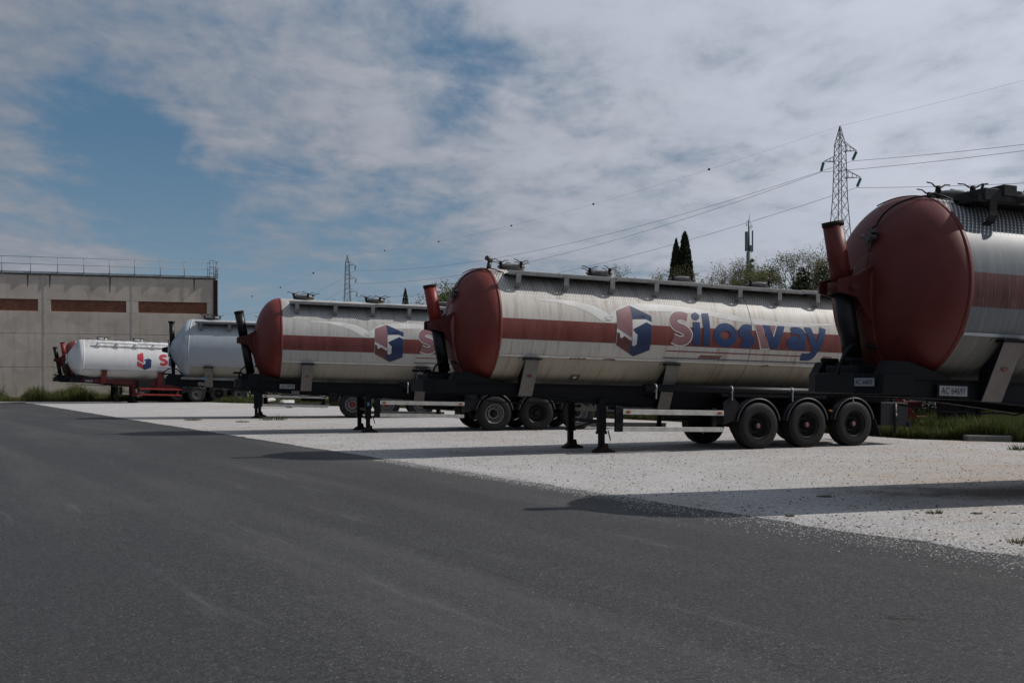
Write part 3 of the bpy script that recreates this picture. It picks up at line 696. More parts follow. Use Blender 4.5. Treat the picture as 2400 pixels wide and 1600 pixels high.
    # --- saddle plates (leaning from the shell to the beam)
    for u, zt_, zb_ in ((6.95, 1.80, 1.06), (3.62, 1.78, .83)):
        for s_ in (-1, 1):
            hw = .155
            # tangential tapered pad; outer face from (v1.16,z top) to (v.80,z bottom)
            A = [(u+hw, s_*1.150, zt_), (u-hw, s_*1.150, zt_), (u-hw, s_*.80, zb_), (u+hw, s_*.80, zb_)]
            Bq = [(a_, b_-s_*.02, c__-.012) for a_, b_, c__ in A]
            mb = MB(); mb.hexa(A, Bq) if s_ > 0 else mb.hexa(Bq, A)
            sp = mb.obj('saddle_plate', o.get('saddle', 'beige plate'), T, rot, .004)
            mb = MB()
            for uu in (u-hw+.02, u+hw-.02, u): 
                mb.add([(uu-.01, s_*1.13, zt_-.01), (uu+.01, s_*1.13, zt_-.01), (uu+.01, s_*.78, zb_), (uu-.01, s_*.78, zb_), (uu-.01, s_*.74, zt_-.35), (uu+.01, s_*.74, zt_-.35), (uu+.01, s_*.66, zb_), (uu-.01, s_*.66, zb_)],
                       [(0,1,2,3),(4,5,1,0),(5,6,2,1),(6,7,3,2),(7,4,0,3),(4,7,6,5)])
            mb.box(u-hw-.03, u+hw+.03, min(s_*1.17, s_*1.02), max(s_*1.17, s_*1.02), zt_+.0, zt_+.035)
            mb.obj('saddle_frame', 'chassis black', sp)
            mb = MB(); mb.lathe([(0, .045), (.012, .038)], (0, 0, 0), 1, 12); 
            lz = zt_-.33; lv = 1.150-(zt_-lz)*(.35/(zt_-zb_)); 
            if zb_ > 1.: 
                lo_ = mb.obj('side_lamp', 'dull red lamp', sp, (0, 0, 0), 0, (u, s_*(lv+.008), lz)); lo_.scale = (1.3, 1, .6)
                if s_ < 0: lo_.rotation_euler = (0, 0, math.pi)
        # weld outline of the pad on the shell
        pts = []
        for k in range(13):
            t = math.pi*k/12; pts.append((u+math.cos(t)*.26, zarc(zt_+.03)+.07*math.sin(t)))
        pts = [(u+.30, zarc(1.42))]+pts+[(u-.26, zarc(1.42))]
        p3 = [(a_, math.cos(b_/RT)*(RT+.004), ZC+math.sin(b_/RT)*(RT+.004)) for a_, b_ in pts]
        mb = MB(); mb.path(p3, .007, 5); mb.obj('weld_pad', 'seam dark', T, rot)
    # --- landing legs
    LU = o.get('leg_u', 5.12)
    for s_ in (-1, 1):
        mb = MB(); mb.box(LU-.085, LU+.085, s_*.76-.07, s_*.76+.07, .42, 1.16); mb.box(LU-.10, LU+.10, s_*.76-.085, s_*.76+.085, .40, .46)
        lg = mb.obj('landing_leg', o.get('leg', 'chassis black'), T, None, .006)
        mb = MB(); mb.box(LU-.058, LU+.058, s_*.76-.05, s_*.76+.05, .10, .55); mb.obj('inner_leg', 'chassis black', lg)
        mb = MB(); mb.prism([(LU+.18, .03), (LU+.18, 0.0), (LU-.28, 0.0), (LU-.28, .03), (LU-.12, .10), (LU-.10, .2), (LU-.02, .21), (LU+.04, .12)], s_*.76-.11, s_*.76+.11); mb.obj('foot', 'rusty brown', lg)
    mb = MB(); mb.box(LU-.04, LU+.02, -.72, .72, .62, .70); mb.obj('leg_brace', 'chassis black', T)
    mb = MB(); mb.tube((LU-.12, -.7, .48), (LU-.12, .7, .72), .02, .02, 8); mb.obj('drive_shaft', 'chassis black', T)
    mb = MB(); mb.tube((LU-.14, .80, .48), (LU-.19, .82, .26), .013, .013, 8); mb.obj('crank_handle', 'chassis black', T)
    # --- side guards
    GU = o.get('gu', 4.86)
    for s_ in (-1, 1):
        for z0, z1 in ((.71, .82), (.35, .45)):
            mb = MB(); mb.box(2.33, GU, s_*1.21-.015, s_*1.21+.015, z0, z1)
            if gd != 'guard red': mb.box(2.33, GU, s_*1.19-.01, s_*1.19+.01, z1-.015, z1)
            br = mb.obj('side_guard', gd, T, rot, .004)
            if z0 > .6 and gd != 'guard red':
                for uu in (GU-.12, 2.44):
                    mb = MB(); mb.lathe([(0, .034), (.014, .028)], (0, 0, 0), 1, 12); l_ = mb.obj('side_lamp', 'amber lamp', br, None, 0, (uu, s_*1.228, .765)); l_.scale = (1.9, 1, .9)
                    if s_ < 0: l_.rotation_euler = (0, 0, math.pi)
        for uu, wd in ((GU+.07, .09), (2.55, .05)):
            mb = MB(); mb.box(uu-wd, uu+wd, s_*1.16-.035, s_*1.16+.035, .34, .86); mb.box(uu-.03, uu+.03, min(s_*1.15, s_*.72), max(s_*1.15, s_*.72), .80, .87)
            mb.obj('guard_post', ch, T, rot, .004)
    for q_, (ua, ub, sg) in enumerate(((4.9, 2.0, .14), (1.9, -1.6, .10), (8.2, 5.4, .08))):
        mb = MB(); mb.path([(ua+(ub-ua)*k/14, .60+.03*math.sin(k*1.7), (.98 if ua > 6 else .84)-sg*math.sin(math.pi*k/14)-.02*math.sin(k*2.3)) for k in range(15)], .013, 5); mb.obj('air_line', 'rubber', T, rot)
    mb = MB(); mb.lathe([(-.42, .11), (-.40, .13), (.40, .13), (.42, .11)], (3.0, .45, .70), 0, 16); mb.obj('air_tank', 'box black', T, rot)
    # --- hose tube on the near side
    if o.get('tube', True):
        mb = MB(); mb.tube((4.31, 1.12, 1.285), (-2.5, 1.12, 1.285), .082, .082, 24); tb = mb.obj('hose_tube', 'box black', T, rot)
        for uu in (4.05, 2.1, .45, -1.3):
            mb = MB(); mb.lathe([(-.02, .080), (-.02, .092), (.02, .092), (.02, .080)], (uu, 1.12, 1.285), 0, 20, True, False); mb.box(uu-.015, uu+.015, 1.19, 1.205, 1.05, 1.27)
            mb.obj('tube_strap', 'galvanised', tb)
        for uu in (4.05, 2.1, .45, -1.3): mb = MB(); mb.box(uu-.03, uu+.03, .72, 1.18, 1.08, 1.13); mb.obj('tube_bracket', ch, T, rot)
    if o.get('tool_box'):
        mb = MB(); mb.box(4.25, 4.95, .86, 1.22, .55, 1.32); mb.obj('tool_box', 'box black', T, rot, .02)
    if o.get('side_rail'):
        mb = MB(); mb.box(3.0, 8.0, .85, .90, 1.335, 1.43); mb.obj('side_rail', 'rail aluminium', T, rot, .004)
        mb = MB(); mb.box(7.0, 7.2, .90, .95, 1.335, 1.44); mb.obj('valve_block', 'sticker blue', T, rot, .004)
    # skirt plate ahead of the wheels
    for s_ in (-1, 1): mb = MB(); mb.prism([(2.1, 1.16), (1.9, .98), (2.02, .60), (2.30, .50), (2.32, 1.0)], s_*.99-.19, s_*.99+.19); mb.obj('wheel_skirt', 'box black', T, rot)
    # --- axles, wheels, mudguards
    rimm, hubm, capm = o.get('wheels', ('rim dull', 'hub dark', 'hub faded red'))
    for k, uc in enumerate((AX, 0, -AX)):
        rm_ = rimm if not (o.get('mixed') and k == 1) else 'rim dull'
        for s_ in (1, -1): wheel(T, uc, s_, rm_, hubm, capm)
        mb = MB(); mb.tube((uc, -.95, .522), (uc, .95, .522), .075, .075, 14)
        for s_ in (-1, 1): mb.lathe([(-.12, .12), (-.12, .15), (.10, .15), (.10, .12)], (uc+.32, s_*.62, .82), 2, 16); mb.box(uc-.35, uc+.42, s_*.62-.05, s_*.62+.05, .60, .70)
        mb.obj('axle', 'chassis black', T)
        for s_ in (-1, 1):
            ri, ro = .585, .600; a0, a1 = R(8), R(172); na = 20
            mb = MB(); pr_ = []
            for q_ in range(na+1):
                t = a0+(a1-a0)*q_/na; c, s2 = math.cos(t), math.sin(t); zo = .545
                pr_.append([(uc+c*ri, s_*1.20, zo+s2*ri), (uc+c*ro, s_*1.20, zo+s2*ro), (uc+c*ro, s_*.84, zo+s2*ro), (uc+c*ri, s_*.84, zo+s2*ri)])
            mb.ring(pr_, True, True); mg = mb.obj('mudguard', 'mudguard', T)
            mb = MB(); pr_ = []
            for q_ in range(na+1):
                t = a0+(a1-a0)*q_/na; c, s2 = math.cos(t), math.sin(t); zo = .545
                pr_.append([(uc+c*.572, s_*1.206, zo+s2*.572), (uc+c*.592, s_*1.212, zo+s2*.592), (uc+c*.592, s_*1.19, zo+s2*.592), (uc+c*.572, s_*1.19, zo+s2*.572)])
            mb.ring(pr_, True, True); mb.obj('mudguard_lip', 'mudguard edge', mg)
            mb = MB(); pr_ = []
            for q_ in range(na+1):
                t = a0+(a1-a0)*q_/na; c, s2 = math.cos(t), math.sin(t); zo = .545
                pr_.append([(uc+c*.60, s_*1.18, zo+s2*.60), (uc+c*.66, s_*1.10, zo+s2*.66), (uc+c*.66, s_*.88, zo+s2*.66), (uc+c*.60, s_*.86, zo+s2*.60)])
            mb.ring(pr_, True, True); mb.obj('mudguard_crown', 'mudguard', mg)
    mb = MB(); mb.hexa([(-1.98, .84, .62), (-1.98, 1.2, .62), (-2.16, 1.2, .20), (-2.16, .84, .20)], [(-2.0, .84, .62), (-2.0, 1.2, .62), (-2.18, 1.2, .20), (-2.18, .84, .20)]); mb.obj('mud_flap', 'rubber', T)
    mb = MB(); mb.hexa([(-1.98, -1.2, .62), (-1.98, -.84, .62), (-2.16, -.84, .20), (-2.16, -1.2, .20)], [(-2.0, -1.2, .62), (-2.0, -.84, .62), (-2.18, -.84, .20), (-2.18, -1.2, .20)]); mb.obj('mud_flap', 'rubber', T)
    # rear box, underrun bar, rams
    mb = MB(); mb.box(-3.0, -2.15, .74, 1.18, .52, 1.08); mb.obj('rear_box', 'box black', T, rot, .02)
    mb = MB(); mb.tube((-2.62, 1.17, .98), (-2.62, 1.17, .28), .045, .045, 12); mb.tube((-2.62, 1.17, .75), (-2.62, 1.17, .55), .055, .055, 12); mb.obj('support_jack', 'box black', T)
    mb = MB(); mb.box(-3.1, -3.0, -1.2, 1.2, .50, .62); mb.box(-3.05, -2.9, -.75, -.65, .55, 1.2); mb.box(-3.05, -2.9, .65, .75, .55, 1.2); mb.obj('underrun_bar', ch, T, rot)
    mb = MB(); mb.box(-.55, 2.35, .80, 1.16, 1.13, 1.20); mb.obj('wheel_cover', 'box black', T, rot)
    mb = MB(); mb.lathe([(-.02, .03), (-.02, .035), (.02, .035)], (0, 0, 0), 1, 10); m_ = mb.obj('side_lamp', 'amber lamp', T, None, 0, (-AX/2, 1.17, .84)); m_.scale = (1.6, 1, .7)
    # --- walkway: two edge rails with floor, brackets, hatches
    rl = o.get('rail', 'rail aluminium')
    for s_ in (1, -1):
        segs = [(7.50, 5.0), (5.05, 2.6), (2.65, .1), (.15, -2.6)]
        for k, (ua, ub) in enumerate(segs):
            dz = .012*(k % 2)+.004*k
            mb = MB()
            if o.get('pipe_rail'):
                mb.tube((ua, s_*1.02, 3.56), (ub, s_*1.02, 3.56), .065, .065, 14)
            else:
                mb.box(ub, ua, s_*1.07-.012, s_*1.07+.012, 3.53+dz, 3.60+dz); mb.box(ub, ua, s_*1.04-.04, s_*1.04+.035, 3.592+dz, 3.612+dz)
                mb.box(ub, ua, s_*1.04-.03, s_*1.04+.03, 3.525+dz, 3.535+dz)
            mb.obj('walkway_rail', rl, T, rot, .004)
        if not o.get('pipe_rail'):
            mb = MB(); mb.box(-2.6, 7.45, min(s_*.40, s_*1.03), max(s_*.40, s_*1.03), 3.555, 3.575)
            mb.obj('walkway_floor', 'rail dark', T, rot)
        for k in range(10):
            uu = 7.28-k*1.083
            if uu < -2.5: break
            mb = MB(); pr_ = [(1.085, 3.56), (1.085, 3.36), (1.06, 3.30), (.95, 3.255)]
            for (va, za), (vb, zb_) in zip(pr_[:-1], pr_[1:]):
                tn = Vector((0, vb-va, zb_-za)).normalized(); nn = Vector((0, tn.z, -tn.y))*.012
                A = [(uu+.055, s_*(va+nn.y), za+nn.z), (uu-.055, s_*(va+nn.y), za+nn.z), (uu-.055, s_*(vb+nn.y), zb_+nn.z), (uu+.055, s_*(vb+nn.y), zb_+nn.z)]
                Bq = [(a_, b_-s_*2*nn.y, c__-2*nn.z) for a_, b_, c__ in A]; mb.hexa(A, Bq)
            mb.box(uu-.05, uu+.05, min(s_*.40, s_*1.07), max(s_*.40, s_*1.07), 3.53, 3.555)
            mb.obj('walkway_bracket', rl, T, rot)
    for uh in (7.0, 4.87, 2.74, .60, -1.5):
        mb = MB(); mb.lathe([(3.70, .27), (3.80, .27), (3.80, .30), (3.83, .30), (3.86, .22), (3.87, .05)], (uh, 0, 0), 2, 28)
        ht = mb.obj('hatch', 'rail aluminium' if not o.get('pipe_rail') else 'rail white', T, rot)
        for k in range(4):
            a = R(20+90*k); c = Vector((uh+.31*math.cos(a), .31*math.sin(a), 3.76)); mb = MB()
            mb.tube(c, c+Vector((0, 0, .13)), .022, .022, 8); mb.tube(c+Vector((0, 0, .08)), c+Vector((0, 0, .15)), .04, .03, 8)
            q_ = rng.uniform(-.5, .5); dx, dy = math.cos(q_), math.sin(q_)
            for s2 in (-1, 1):
                mb.path([c+Vector((0, 0, .12)), c+Vector((dx*.06*s2, dy*.06*s2, .14)), c+Vector((dx*.11*s2, dy*.11*s2, .175)), c+Vector((dx*.19*s2, dy*.19*s2, .18))], [.014, .011, .009, .010], 6)
            mb.obj('wing_nut', 'rusty brown', ht)
    if o.get('top_gear'):
        mb = MB(); mb.path([(7.42, .86, 3.62), (7.2, .88, 3.68), (6.6, .9, 3.69), (3, .9, 3.70), (-2, .9, 3.70)], .055, 10); mb.obj('air_pipe', 'rail dark', T, rot)
        mb = MB(); mb.box(6.85, 7.42, .55, 1.10, 3.55, 3.70); mb.box(6.95, 7.15, .8, 1.12, 3.62, 3.76); mb.tube((6.85, 1.0, 3.66), (6.45, 1.02, 3.63), .06, .06, 12); mb.tube((6.98, 1.02, 3.60), (6.84, 1.14, 3.60), .05, .05, 12)
        mb.tube((7.22, .8, 3.70), (7.18, .8, 3.82), .02, .02, 8); mb.tube((6.6, .8, 3.66), (6.5, .8, 3.82), .02, .02, 8); mb.obj('valve_gear', 'rail dark', T, rot, .006)
    if o.get('cable'):
        def dome(v_, z_, up=.014):
            rr_ = min(RT, math.hypot(v_, z_-ZC)); return (US+.66*math.sqrt(max(0, 1-(rr_/RT)**(2/.92)))+up, v_, z_+up*.6)
        mb = MB(); mb.path([(8.36, .10, 3.24)]+[dome(.12+.42*t**1.3, 3.28+.40*t**.8, .02+.03*math.sin(t*3)) for t in [k/12 for k in range(13)]]+[(7.62, .60, 3.66), (7.42, .62, 3.60)], .013, 6); mb.obj('head_cable', 'rubber', T, rot)
        mb = MB(); mb.path([dome(-.15+.75*t, 3.60+.07*math.sin(t*3), .03) for t in [k/10 for k in range(11)]]+[(7.5, .66, 3.60)], .009, 6); mb.obj('head_cable', 'rubber', T, rot)
        mb = MB(); c = Vector((8.30, .10, 3.14)); mb.tube(c-Vector((.12, 0, 0)), c+Vector((.08, 0, 0)), .075, .07, 12); mb.tube(c+Vector((.04, -.15, .03)), c+Vector((.04, .13, -.01)), .03, .03, 10)
        mb.tube(c+Vector((.03, 0, -.17)), c+Vector((.03, 0, .12)), .03, .03, 10); mb.box(c.x-.02, c.x+.05, c.y+.03, c.y+.12, c.z+.05, c.z+.08)
        mb.obj('valve_fitting', 'steel grey', T, rot, .004)
        if o.get('relief'): mb = MB(); mb.tube((7.62, .25, 3.70), (7.60, .25, 3.86), .05, .045, 12); mb.tube((7.55, .25, 3.88), (7.70, .32, 3.93), .045, .05, 12); mb.obj('relief_valve', 'steel grey', T, rot)
    # --- prints
    if o.get('swoosh'):
        def strip(lo_, hi_):
            vs = [(u, zarc(z)) for u, z in lo_]+[(u, zarc(z)) for u, z in reversed(hi_)]
            n_ = len(lo_); fs = [(i, i+1, 2*n_-2-i, 2*n_-1-i) for i in range(n_-1)]
            wrap(vs, fs, RT+.0025).obj('swoosh_print', 'swoosh white', T, rot)
        strip([(6.9, 3.03), (6.4, 3.00), (6.0, 2.93), (5.7, 2.82), (5.45, 2.68), (5.3, 2.63)], [(6.9, 3.06), (6.4, 3.07), (6.0, 3.05), (5.6, 2.98), (5.3, 2.85), (5.12, 2.72)])
        strip([(5.4, 2.66), (5.2, 2.78), (5.0, 2.88), (4.6, 2.92), (4.0, 2.94), (3.3, 2.94), (2.6, 2.88), (1.9, 2.80), (1.2, 2.76), (.4, 2.76), (-.5, 2.83), (-1.4, 2.92)],
              [(5.3, 2.76), (5.1, 2.90), (4.9, 3.02), (4.5, 3.09), (4.0, 3.10), (3.3, 3.07), (2.6, 3.0), (1.9, 2.93), (1.2, 2.87), (.4, 2.85), (-.5, 2.87), (-1.4, 2.93)])
        strip([(5.35, 2.64), (5.2, 2.64), (4.9, 2.66)], [(5.45, 2.72), (5.2, 2.80), (5.02, 2.86)])
    if o.get('text'):
        logo(T, rot, o['text'] == 'faded'); letters(T, rot, o['text'] == 'faded')
    if o.get('stain'):
        a = zarc(2.0); wrap([(2.98, a-.035), (2.42, a-.035), (2.36, a+.035), (2.92, a+.035)], [(0, 1, 2, 3)], RT+.006).obj('stain_patch', 'stain brown', T, rot)
        for uu, ww, zz in ((5.9, .35, 1.87), (5.15, .25, 1.87), (1.15, .18, 1.86)):
            vs = []; fs = []
            for k in range(12):
                c0 = (uu-ww/2+ww*k/11+rng.uniform(-.01, .01), zarc(zz)+rng.uniform(-.012, .012)); s_ = rng.uniform(.006, .018); b_ = len(vs)
                vs += [(c0[0]-s_*2, c0[1]-s_), (c0[0]+s_*2, c0[1]-s_), (c0[0]+s_*1.4, c0[1]+s_), (c0[0]-s_*1.4, c0[1]+s_)]; fs.append((b_, b_+1, b_+2, b_+3))
            wrap(vs, fs, RT+.014).obj('rust_scab', 'stain brown', T, rot)
        mb = wrap([(5.88, zarc(1.42)), (5.66, zarc(1.42)), (5.66, zarc(1.53)), (5.88, zarc(1.53))], [(0, 1, 2, 3)], RT+.006); mb.obj('sticker', 'seam dark', T, rot)
        mb = wrap([(5.81, zarc(1.45)), (5.73, zarc(1.45)), (5.73, zarc(1.50)), (5.81, zarc(1.50))], [(0, 1, 2, 3)], RT+.009); mb.obj('sticker', 'print white', T, rot)
    if o.get('leg_sticker'):
        mb = MB(); mb.box(5.09, 5.15, .831, .834, .78, .88); mb.obj('leg_sticker', 'sticker blue', T)
    return T
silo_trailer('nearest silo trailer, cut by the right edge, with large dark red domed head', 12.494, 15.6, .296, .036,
    dict(tank='tank clean band', head='head red shaded', spine='head red shaded', sleeve='sleeve red shaded', rail='rail dark', plate='AC 64697', nose_plate=True, top_gear=True, cable=True, nose=8.74, leg_u=4.58, gu=4.24))
silo_trailer('dirty cream silo trailer with red band, pale red S and complete blue lettering', 6.355, 24.28, .395, .025,
    dict(tank='tank dirty cream', head='head red', spine='head red pale', sleeve='sleeve red', text='faded', swoosh=True, stain=True, dirty=True, cable=True, relief=True))
silo_trailer('silo trailer with red band, red head and all black lifting cylinder, third from the right', .403, 31.829, .314, .024,
    dict(tank='tank pale band', head='head red', text='faded', swoosh=True, dirty=True, plate='AC 64700', plate_u=7.45, wheels=('rim silver', 'hub dark', 'hub dark'), mixed=True, leg_sticker=True, nose=8.9))
silo_trailer('plain pale grey silo trailer with cone shaped front, thin black cylinder and red wheel hubs', -5.187, 41.332, .159, .025,
    dict(tank='tank silver', head='head white', cone=True, bracket='chassis black', thin=True, cyl_top=3.62, plate='AB 99983', plate_u=7.12, side_rail=True, nose=8.75, tube=False, wheels=('rim silver', 'hub red', 'hub red')))
silo_trailer('white silo trailer on a red chassis with bright lettering, near the concrete building', -19.6, 66.2, .50, .028,
    dict(tank='tank white', head='tank white', cone=True, sleeve='sleeve red', chassis='chassis red', guard='guard red', saddle='red plate', text='bright', plate='BA 73607', plate_u=7.75, cyl_top=3.49, pipe_rail=True, front=.45, rail='rail white', tool_box=True,
         wheels=('rim silver', 'hub dark', 'hub dark'), mixed=True, nose=8.75, tube=False, leg='chassis red', seam=False))
silo_trailer('farthest silo trailer, red head and black cylinder showing behind the white trailer', -22.0, 69.3, .55, .028,
    dict(tank='tank silver', head='head red', nose=8.85, tube=False))

# ------------------------------------------------------------------ concrete building
bx, by = -36.7, 72.0; bd = .30
B = thing('industrial_building', 'long beige concrete panel building with three brick strips and rooftop railing', 'building', (bx, by, 0), bd)
# local x along the facade (to the right), local y away
joints = [-22.9, -14.9, -6.9+.0]
def along(px):   # facade distance for a photo column
    k = (px-1200)/2355.4; return (k*by-bx)/(math.cos(bd)-k*math.sin(bd))
j1, j2, jend = along(104), along(310), along(509)
pitch = j2-j1; js = [j1-3*pitch, j1-2*pitch, j1-pitch, j1, j2, jend]
rows = [(0, 2.34), (2.34, 4.77), (4.77, 6.40), (7.24, 9.03)]
for a, b in zip(js[:-1], js[1:]):
    bl_ = a+.42; br_ = b-.42 if b != jend else b-.75
    for z0, z1 in rows:
        mb = MB(); mb.box(a+.012, b-.012, 0, .2, z0+.012, z1-.012); mb.obj('wall_panel', 'panel concrete', B, None, .012)
    for xa, xb in ((a+.012, bl_), (br_, b-.012)): mb = MB(); mb.box(xa, xb, 0.0, .2, 6.40, 7.24); mb.obj('wall_panel', 'panel concrete', B)
    mb = MB(); mb.box(bl_, br_, .10, .2, 6.39, 7.25); mb.obj('brick_strip', 'brick infill', B)
for j in js[1:-1]:
    mb = MB(); mb.box(j-.07, j+.07, -.012, .02, 0, 9.03); mb.obj('joint_pilaster', 'pilaster concrete', B)
mb = MB(); mb.box(js[0], jend-.2, .2, 22, 0, 9.0); mb.obj('building_core', 'panel concrete', B)
mb = MB(); mb.box(jend-.2, jend, .25, 22, 0, 9.0); mb.obj('end_wall', 'panel concrete', B)
mb = MB(); mb.box(jend-.28, jend+.02, -.10, .0, 4.6, 8.98); mb.obj('downpipe_cover', 'rusty brown', B, None, .01)
mb = MB(); mb.box(jend+.0, jend+.06, -.06, .05, 0, 9.0); mb.obj('corner_strip', 'pilaster concrete', B)
mb = MB(); mb.box(js[0], jend-.1, -.05, .3, 9.03, 9.10); mb.obj('roof_fascia', 'fascia', B)
mb = MB(); mb.box(js[0], jend-.1, -.09, .5, 9.10, 9.26); mb.obj('roof_flashing', 'flashing', B)
for s_, px in ((0, 117), (1, 258), (2, 65), (3, 455)):
    a = along(px); mb = MB(); mb.add([(a-.07, -.006, 9.0), (a+.07, -.006, 9.0), (a+.02, -.006, 8.2-.3*(s_ == 1)), (a-.03, -.006, 8.1-.3*(s_ == 1))], [(0, 3, 2, 1)]); mb.obj('water_stain', 'seam dark', B)
posts = [along(x) for x in (5, 72, 135.6, 197, 257, 316, 376, 432, 487)]; posts = [posts[0]-2.05*k for k in range(8, 0, -1)]+posts
for a in posts:
    mb = MB(); mb.tube((a, -.12, 9.05), (a, -.12, 10.32), .026, .026, 6); mb.box(a-.05, a+.05, -.14, .0, 9.02, 9.14); mb.obj('railing_post', 'galvanised', B)
for z in (10.30, 9.78): mb = MB(); mb.tube((posts[0], -.12, z), (jend, -.12, z), .022, .022, 6); mb.obj('railing_rail', 'galvanised', B)
for z in (10.30, 9.78): mb = MB(); mb.tube((jend-.05, -.1, z), (jend-.05, 18, z), .03, .03, 6); mb.obj('railing_rail', 'galvanised', B)
for k in range(10): mb = MB(); mb.tube((jend-.05, .6+k*1.9, 9.1), (jend-.05, .6+k*1.9, 10.32), .026, .026, 6); mb.obj('railing_post', 'galvanised', B)
mb = MB()
for dx, dy in ((-.55, .3), (-.55, 1.0), (.02, .3), (.05, 1.0), (-.25, 1.2), (-.25, .15)): mb.tube((jend+dx, dy-.4, 9.1), (jend+dx, dy-.4, 10.42), .02, .02, 6)
for z in (9.5, 9.95, 10.42): mb.path([(jend-.55, -.1, z), (jend-.25, -.25, z), (jend+.05, -.1, z), (jend+.08, .6, z), (jend-.25, .8, z), (jend-.55, .6, z), (jend-.55, -.1, z)], .016, 6)
mb.obj('ladder_cage', 'galvanised', B)

# ------------------------------------------------------------------ pylons
def lattice(levels, w):
    """levels: list of (z, halfwidth); returns legs list of MB, bracing MB"""
    legs = []; br = MB()
    cs = [(-1, -1), (1, -1), (1, 1), (-1, 1)]
    for sx, sy in cs:
        m_ = MB(); m_.path([(sx*h, sy*h, z) for z, h in levels], w, 4); legs.append(m_)
    z = levels[0][0]
    def hw(z):
        return float(np.interp(z, [l[0] for l in levels], [l[1] for l in levels]))
    top = levels[-1][0]
    while z < top-.3:
        z2 = min(z+max(.5, hw(z)*2.0), top); h1, h2 = hw(z), hw(z2)
        for i in range(4):
            (ax, ay), (bx_, by_) = cs[i], cs[(i+1) % 4]
            br.tube((ax*h1, ay*h1, z), (bx_*h2, by_*h2, z2), w*.55, None, 3, False); br.tube((bx_*h1, by_*h1, z), (ax*h2, ay*h2, z2), w*.55, None, 3, False)
            if rng.random() < .35: br.tube((ax*h2, ay*h2, z2), (bx_*h2, by_*h2, z2), w*.6, None, 3, False)
        z = z2
    return legs, br
def pylon(label, x, y, arms, width, lw, rz, wires_dir, red=False):
    """arms: (side vector x,y length, z tip, insulator bottom offset)"""
    P = thing('power_pylon', label, 'pylon', (x, y, 0), 0, 'lattice power pylons')
    lv = [(0, width*2.7), (14, width*1.45), (22, width*.80), (27.9, width*.60), (30.05, .03)]
    legs, br = lattice(lv, lw)
    for l_ in legs: l_.obj('tower_leg', 'pylon steel', P, (0, 0, rz))
    o_ = br.obj('bracing', 'pylon steel', P, (0, 0, rz)); stuff(o_)
    ends = []
    for (dx, dz0, ztip, ix, iz) in arms:
        hwid = width*.62; s_ = 1 if dx > 0 else -1
        mb = MB(); tip = Vector((dx, 0, ztip))
        for yy in (-hwid*.7, hwid*.7):
            mb.tube((s_*hwid*.9, yy, ztip-.05), tip, lw*.7, None, 4); mb.tube((s_*hwid*.9, yy, ztip+dz0), tip, lw*.7, None, 4)
        for k in range(1, 4):
            t = k/4; a = Vector((s_*hwid*.9, 0, ztip-.05)).lerp(tip, t); b = Vector((s_*hwid*.9, 0, ztip+dz0)).lerp(tip, t)
            yy = hwid*.7*(1-t); mb.tube((a.x, -yy, a.z), (b.x, yy, b.z), lw*.5, None, 3); mb.tube((a.x, yy, a.z), (b.x, -yy, b.z), lw*.5, None, 3); mb.tube((a.x, yy, a.z), (a.x, -yy, a.z), lw*.5, None, 3)
        mb.obj('cross_arm', 'pylon steel', P)
        mb = MB(); bot = Vector((ix, 0, iz)); d_ = (bot-tip); nk = 9
        mb.tube(tip, bot, lw*.4, None, 6)
        for k in range(nk):
            c = tip+d_*(.12+.8*k/nk); mb.tube(c, c+d_.normalized()*(d_.length*.045), lw*3.6, lw*2.8, 10)
        mb.obj('insulator', 'insulator green', P); ends.append(Vector((x+ix, y, iz)))
    return P, ends
def pz(py, d): return 1.62+(883.5-py)/2355.4*d
D1, D2 = 114., 234.
X1 = (1969-1200)/2355.4*D1; X2 = (814-1200)/2355.4*D2
def lx(px, d, x0): return (px-1200)/2355.4*d-x0
_, E1 = pylon('tall lattice pylon rising behind the nearest trailer, green insulators on three arms', X1, D1,
    [(lx(2008, D1, X1), 1.0, pz(353.7, D1), lx(1997.5, D1, X1), pz(377.5, D1)), (lx(1930.7, D1, X1), .7, pz(378.3, D1), lx(1924, D1, X1), pz(404, D1)), (lx(2018, D1, X1), 1.0, pz(416, D1), lx(2008, D1, X1), pz(440, D1))], .72, .05, R(38), None)
_, E2 = pylon('distant lattice pylon standing between the grey and the red headed trailers', X2, D2,
    [(lx(833.5, D2, X2), .9, pz(621, D2), lx(831.8, D2, X2), pz(633.6, D2)), (lx(835, D2, X2), .9, pz(652.7, D2), lx(832.6, D2, X2), pz(663.7, D2)), (lx(837.4, D2, X2), .9, pz(683.8, D2), lx(835.7, D2, X2), pz(695.7, D2))], .72, .055, R(20), None)
P0 = Vector((80, 50, 0)); P3 = Vector((-110, 372, 0))
A1 = Vector((X1, D1, 30.1)); A2 = Vector((X2, D2, 30.0))
def span(a, b, sag, n=40): return [a.lerp(b, k/n)-Vector((0, 0, 4*sag*(k/n)*(1-k/n))) for k in range(n+1)]
def wirething(pts, r_, label, balls=()):
    T_ = thing('power_line', label, 'power line', pts[0], 0, 'power lines between the pylons'); o0 = pts[0]
    mb = MB(); mb.path([p-o0 for p in pts], r_, 5); mb.obj('cable', 'wire', T_)
    for bpx in balls:
        best = min(pts_fine(pts), key=lambda p: abs(1200+2355.4*p.x/p.y-bpx) if p.y > 60 else 1e9)
        mb = MB(); rr_ = .17*(1 if best.y < 240 else 1.4); mb.lathe([(-rr_*math.cos(t), max(.001, rr_*math.sin(t))) for t in [math.pi*k/8 for k in range(9)]], (0, 0, 0), 2, 12)
        mb.obj('marker_ball', 'marker dark', T_, None, 0, best-o0)
def pts_fine(pts):
    out = []
    for a, b in zip(pts[:-1], pts[1:]):
        for k in range(8): out.append(a.lerp(b, k/8))
    return out
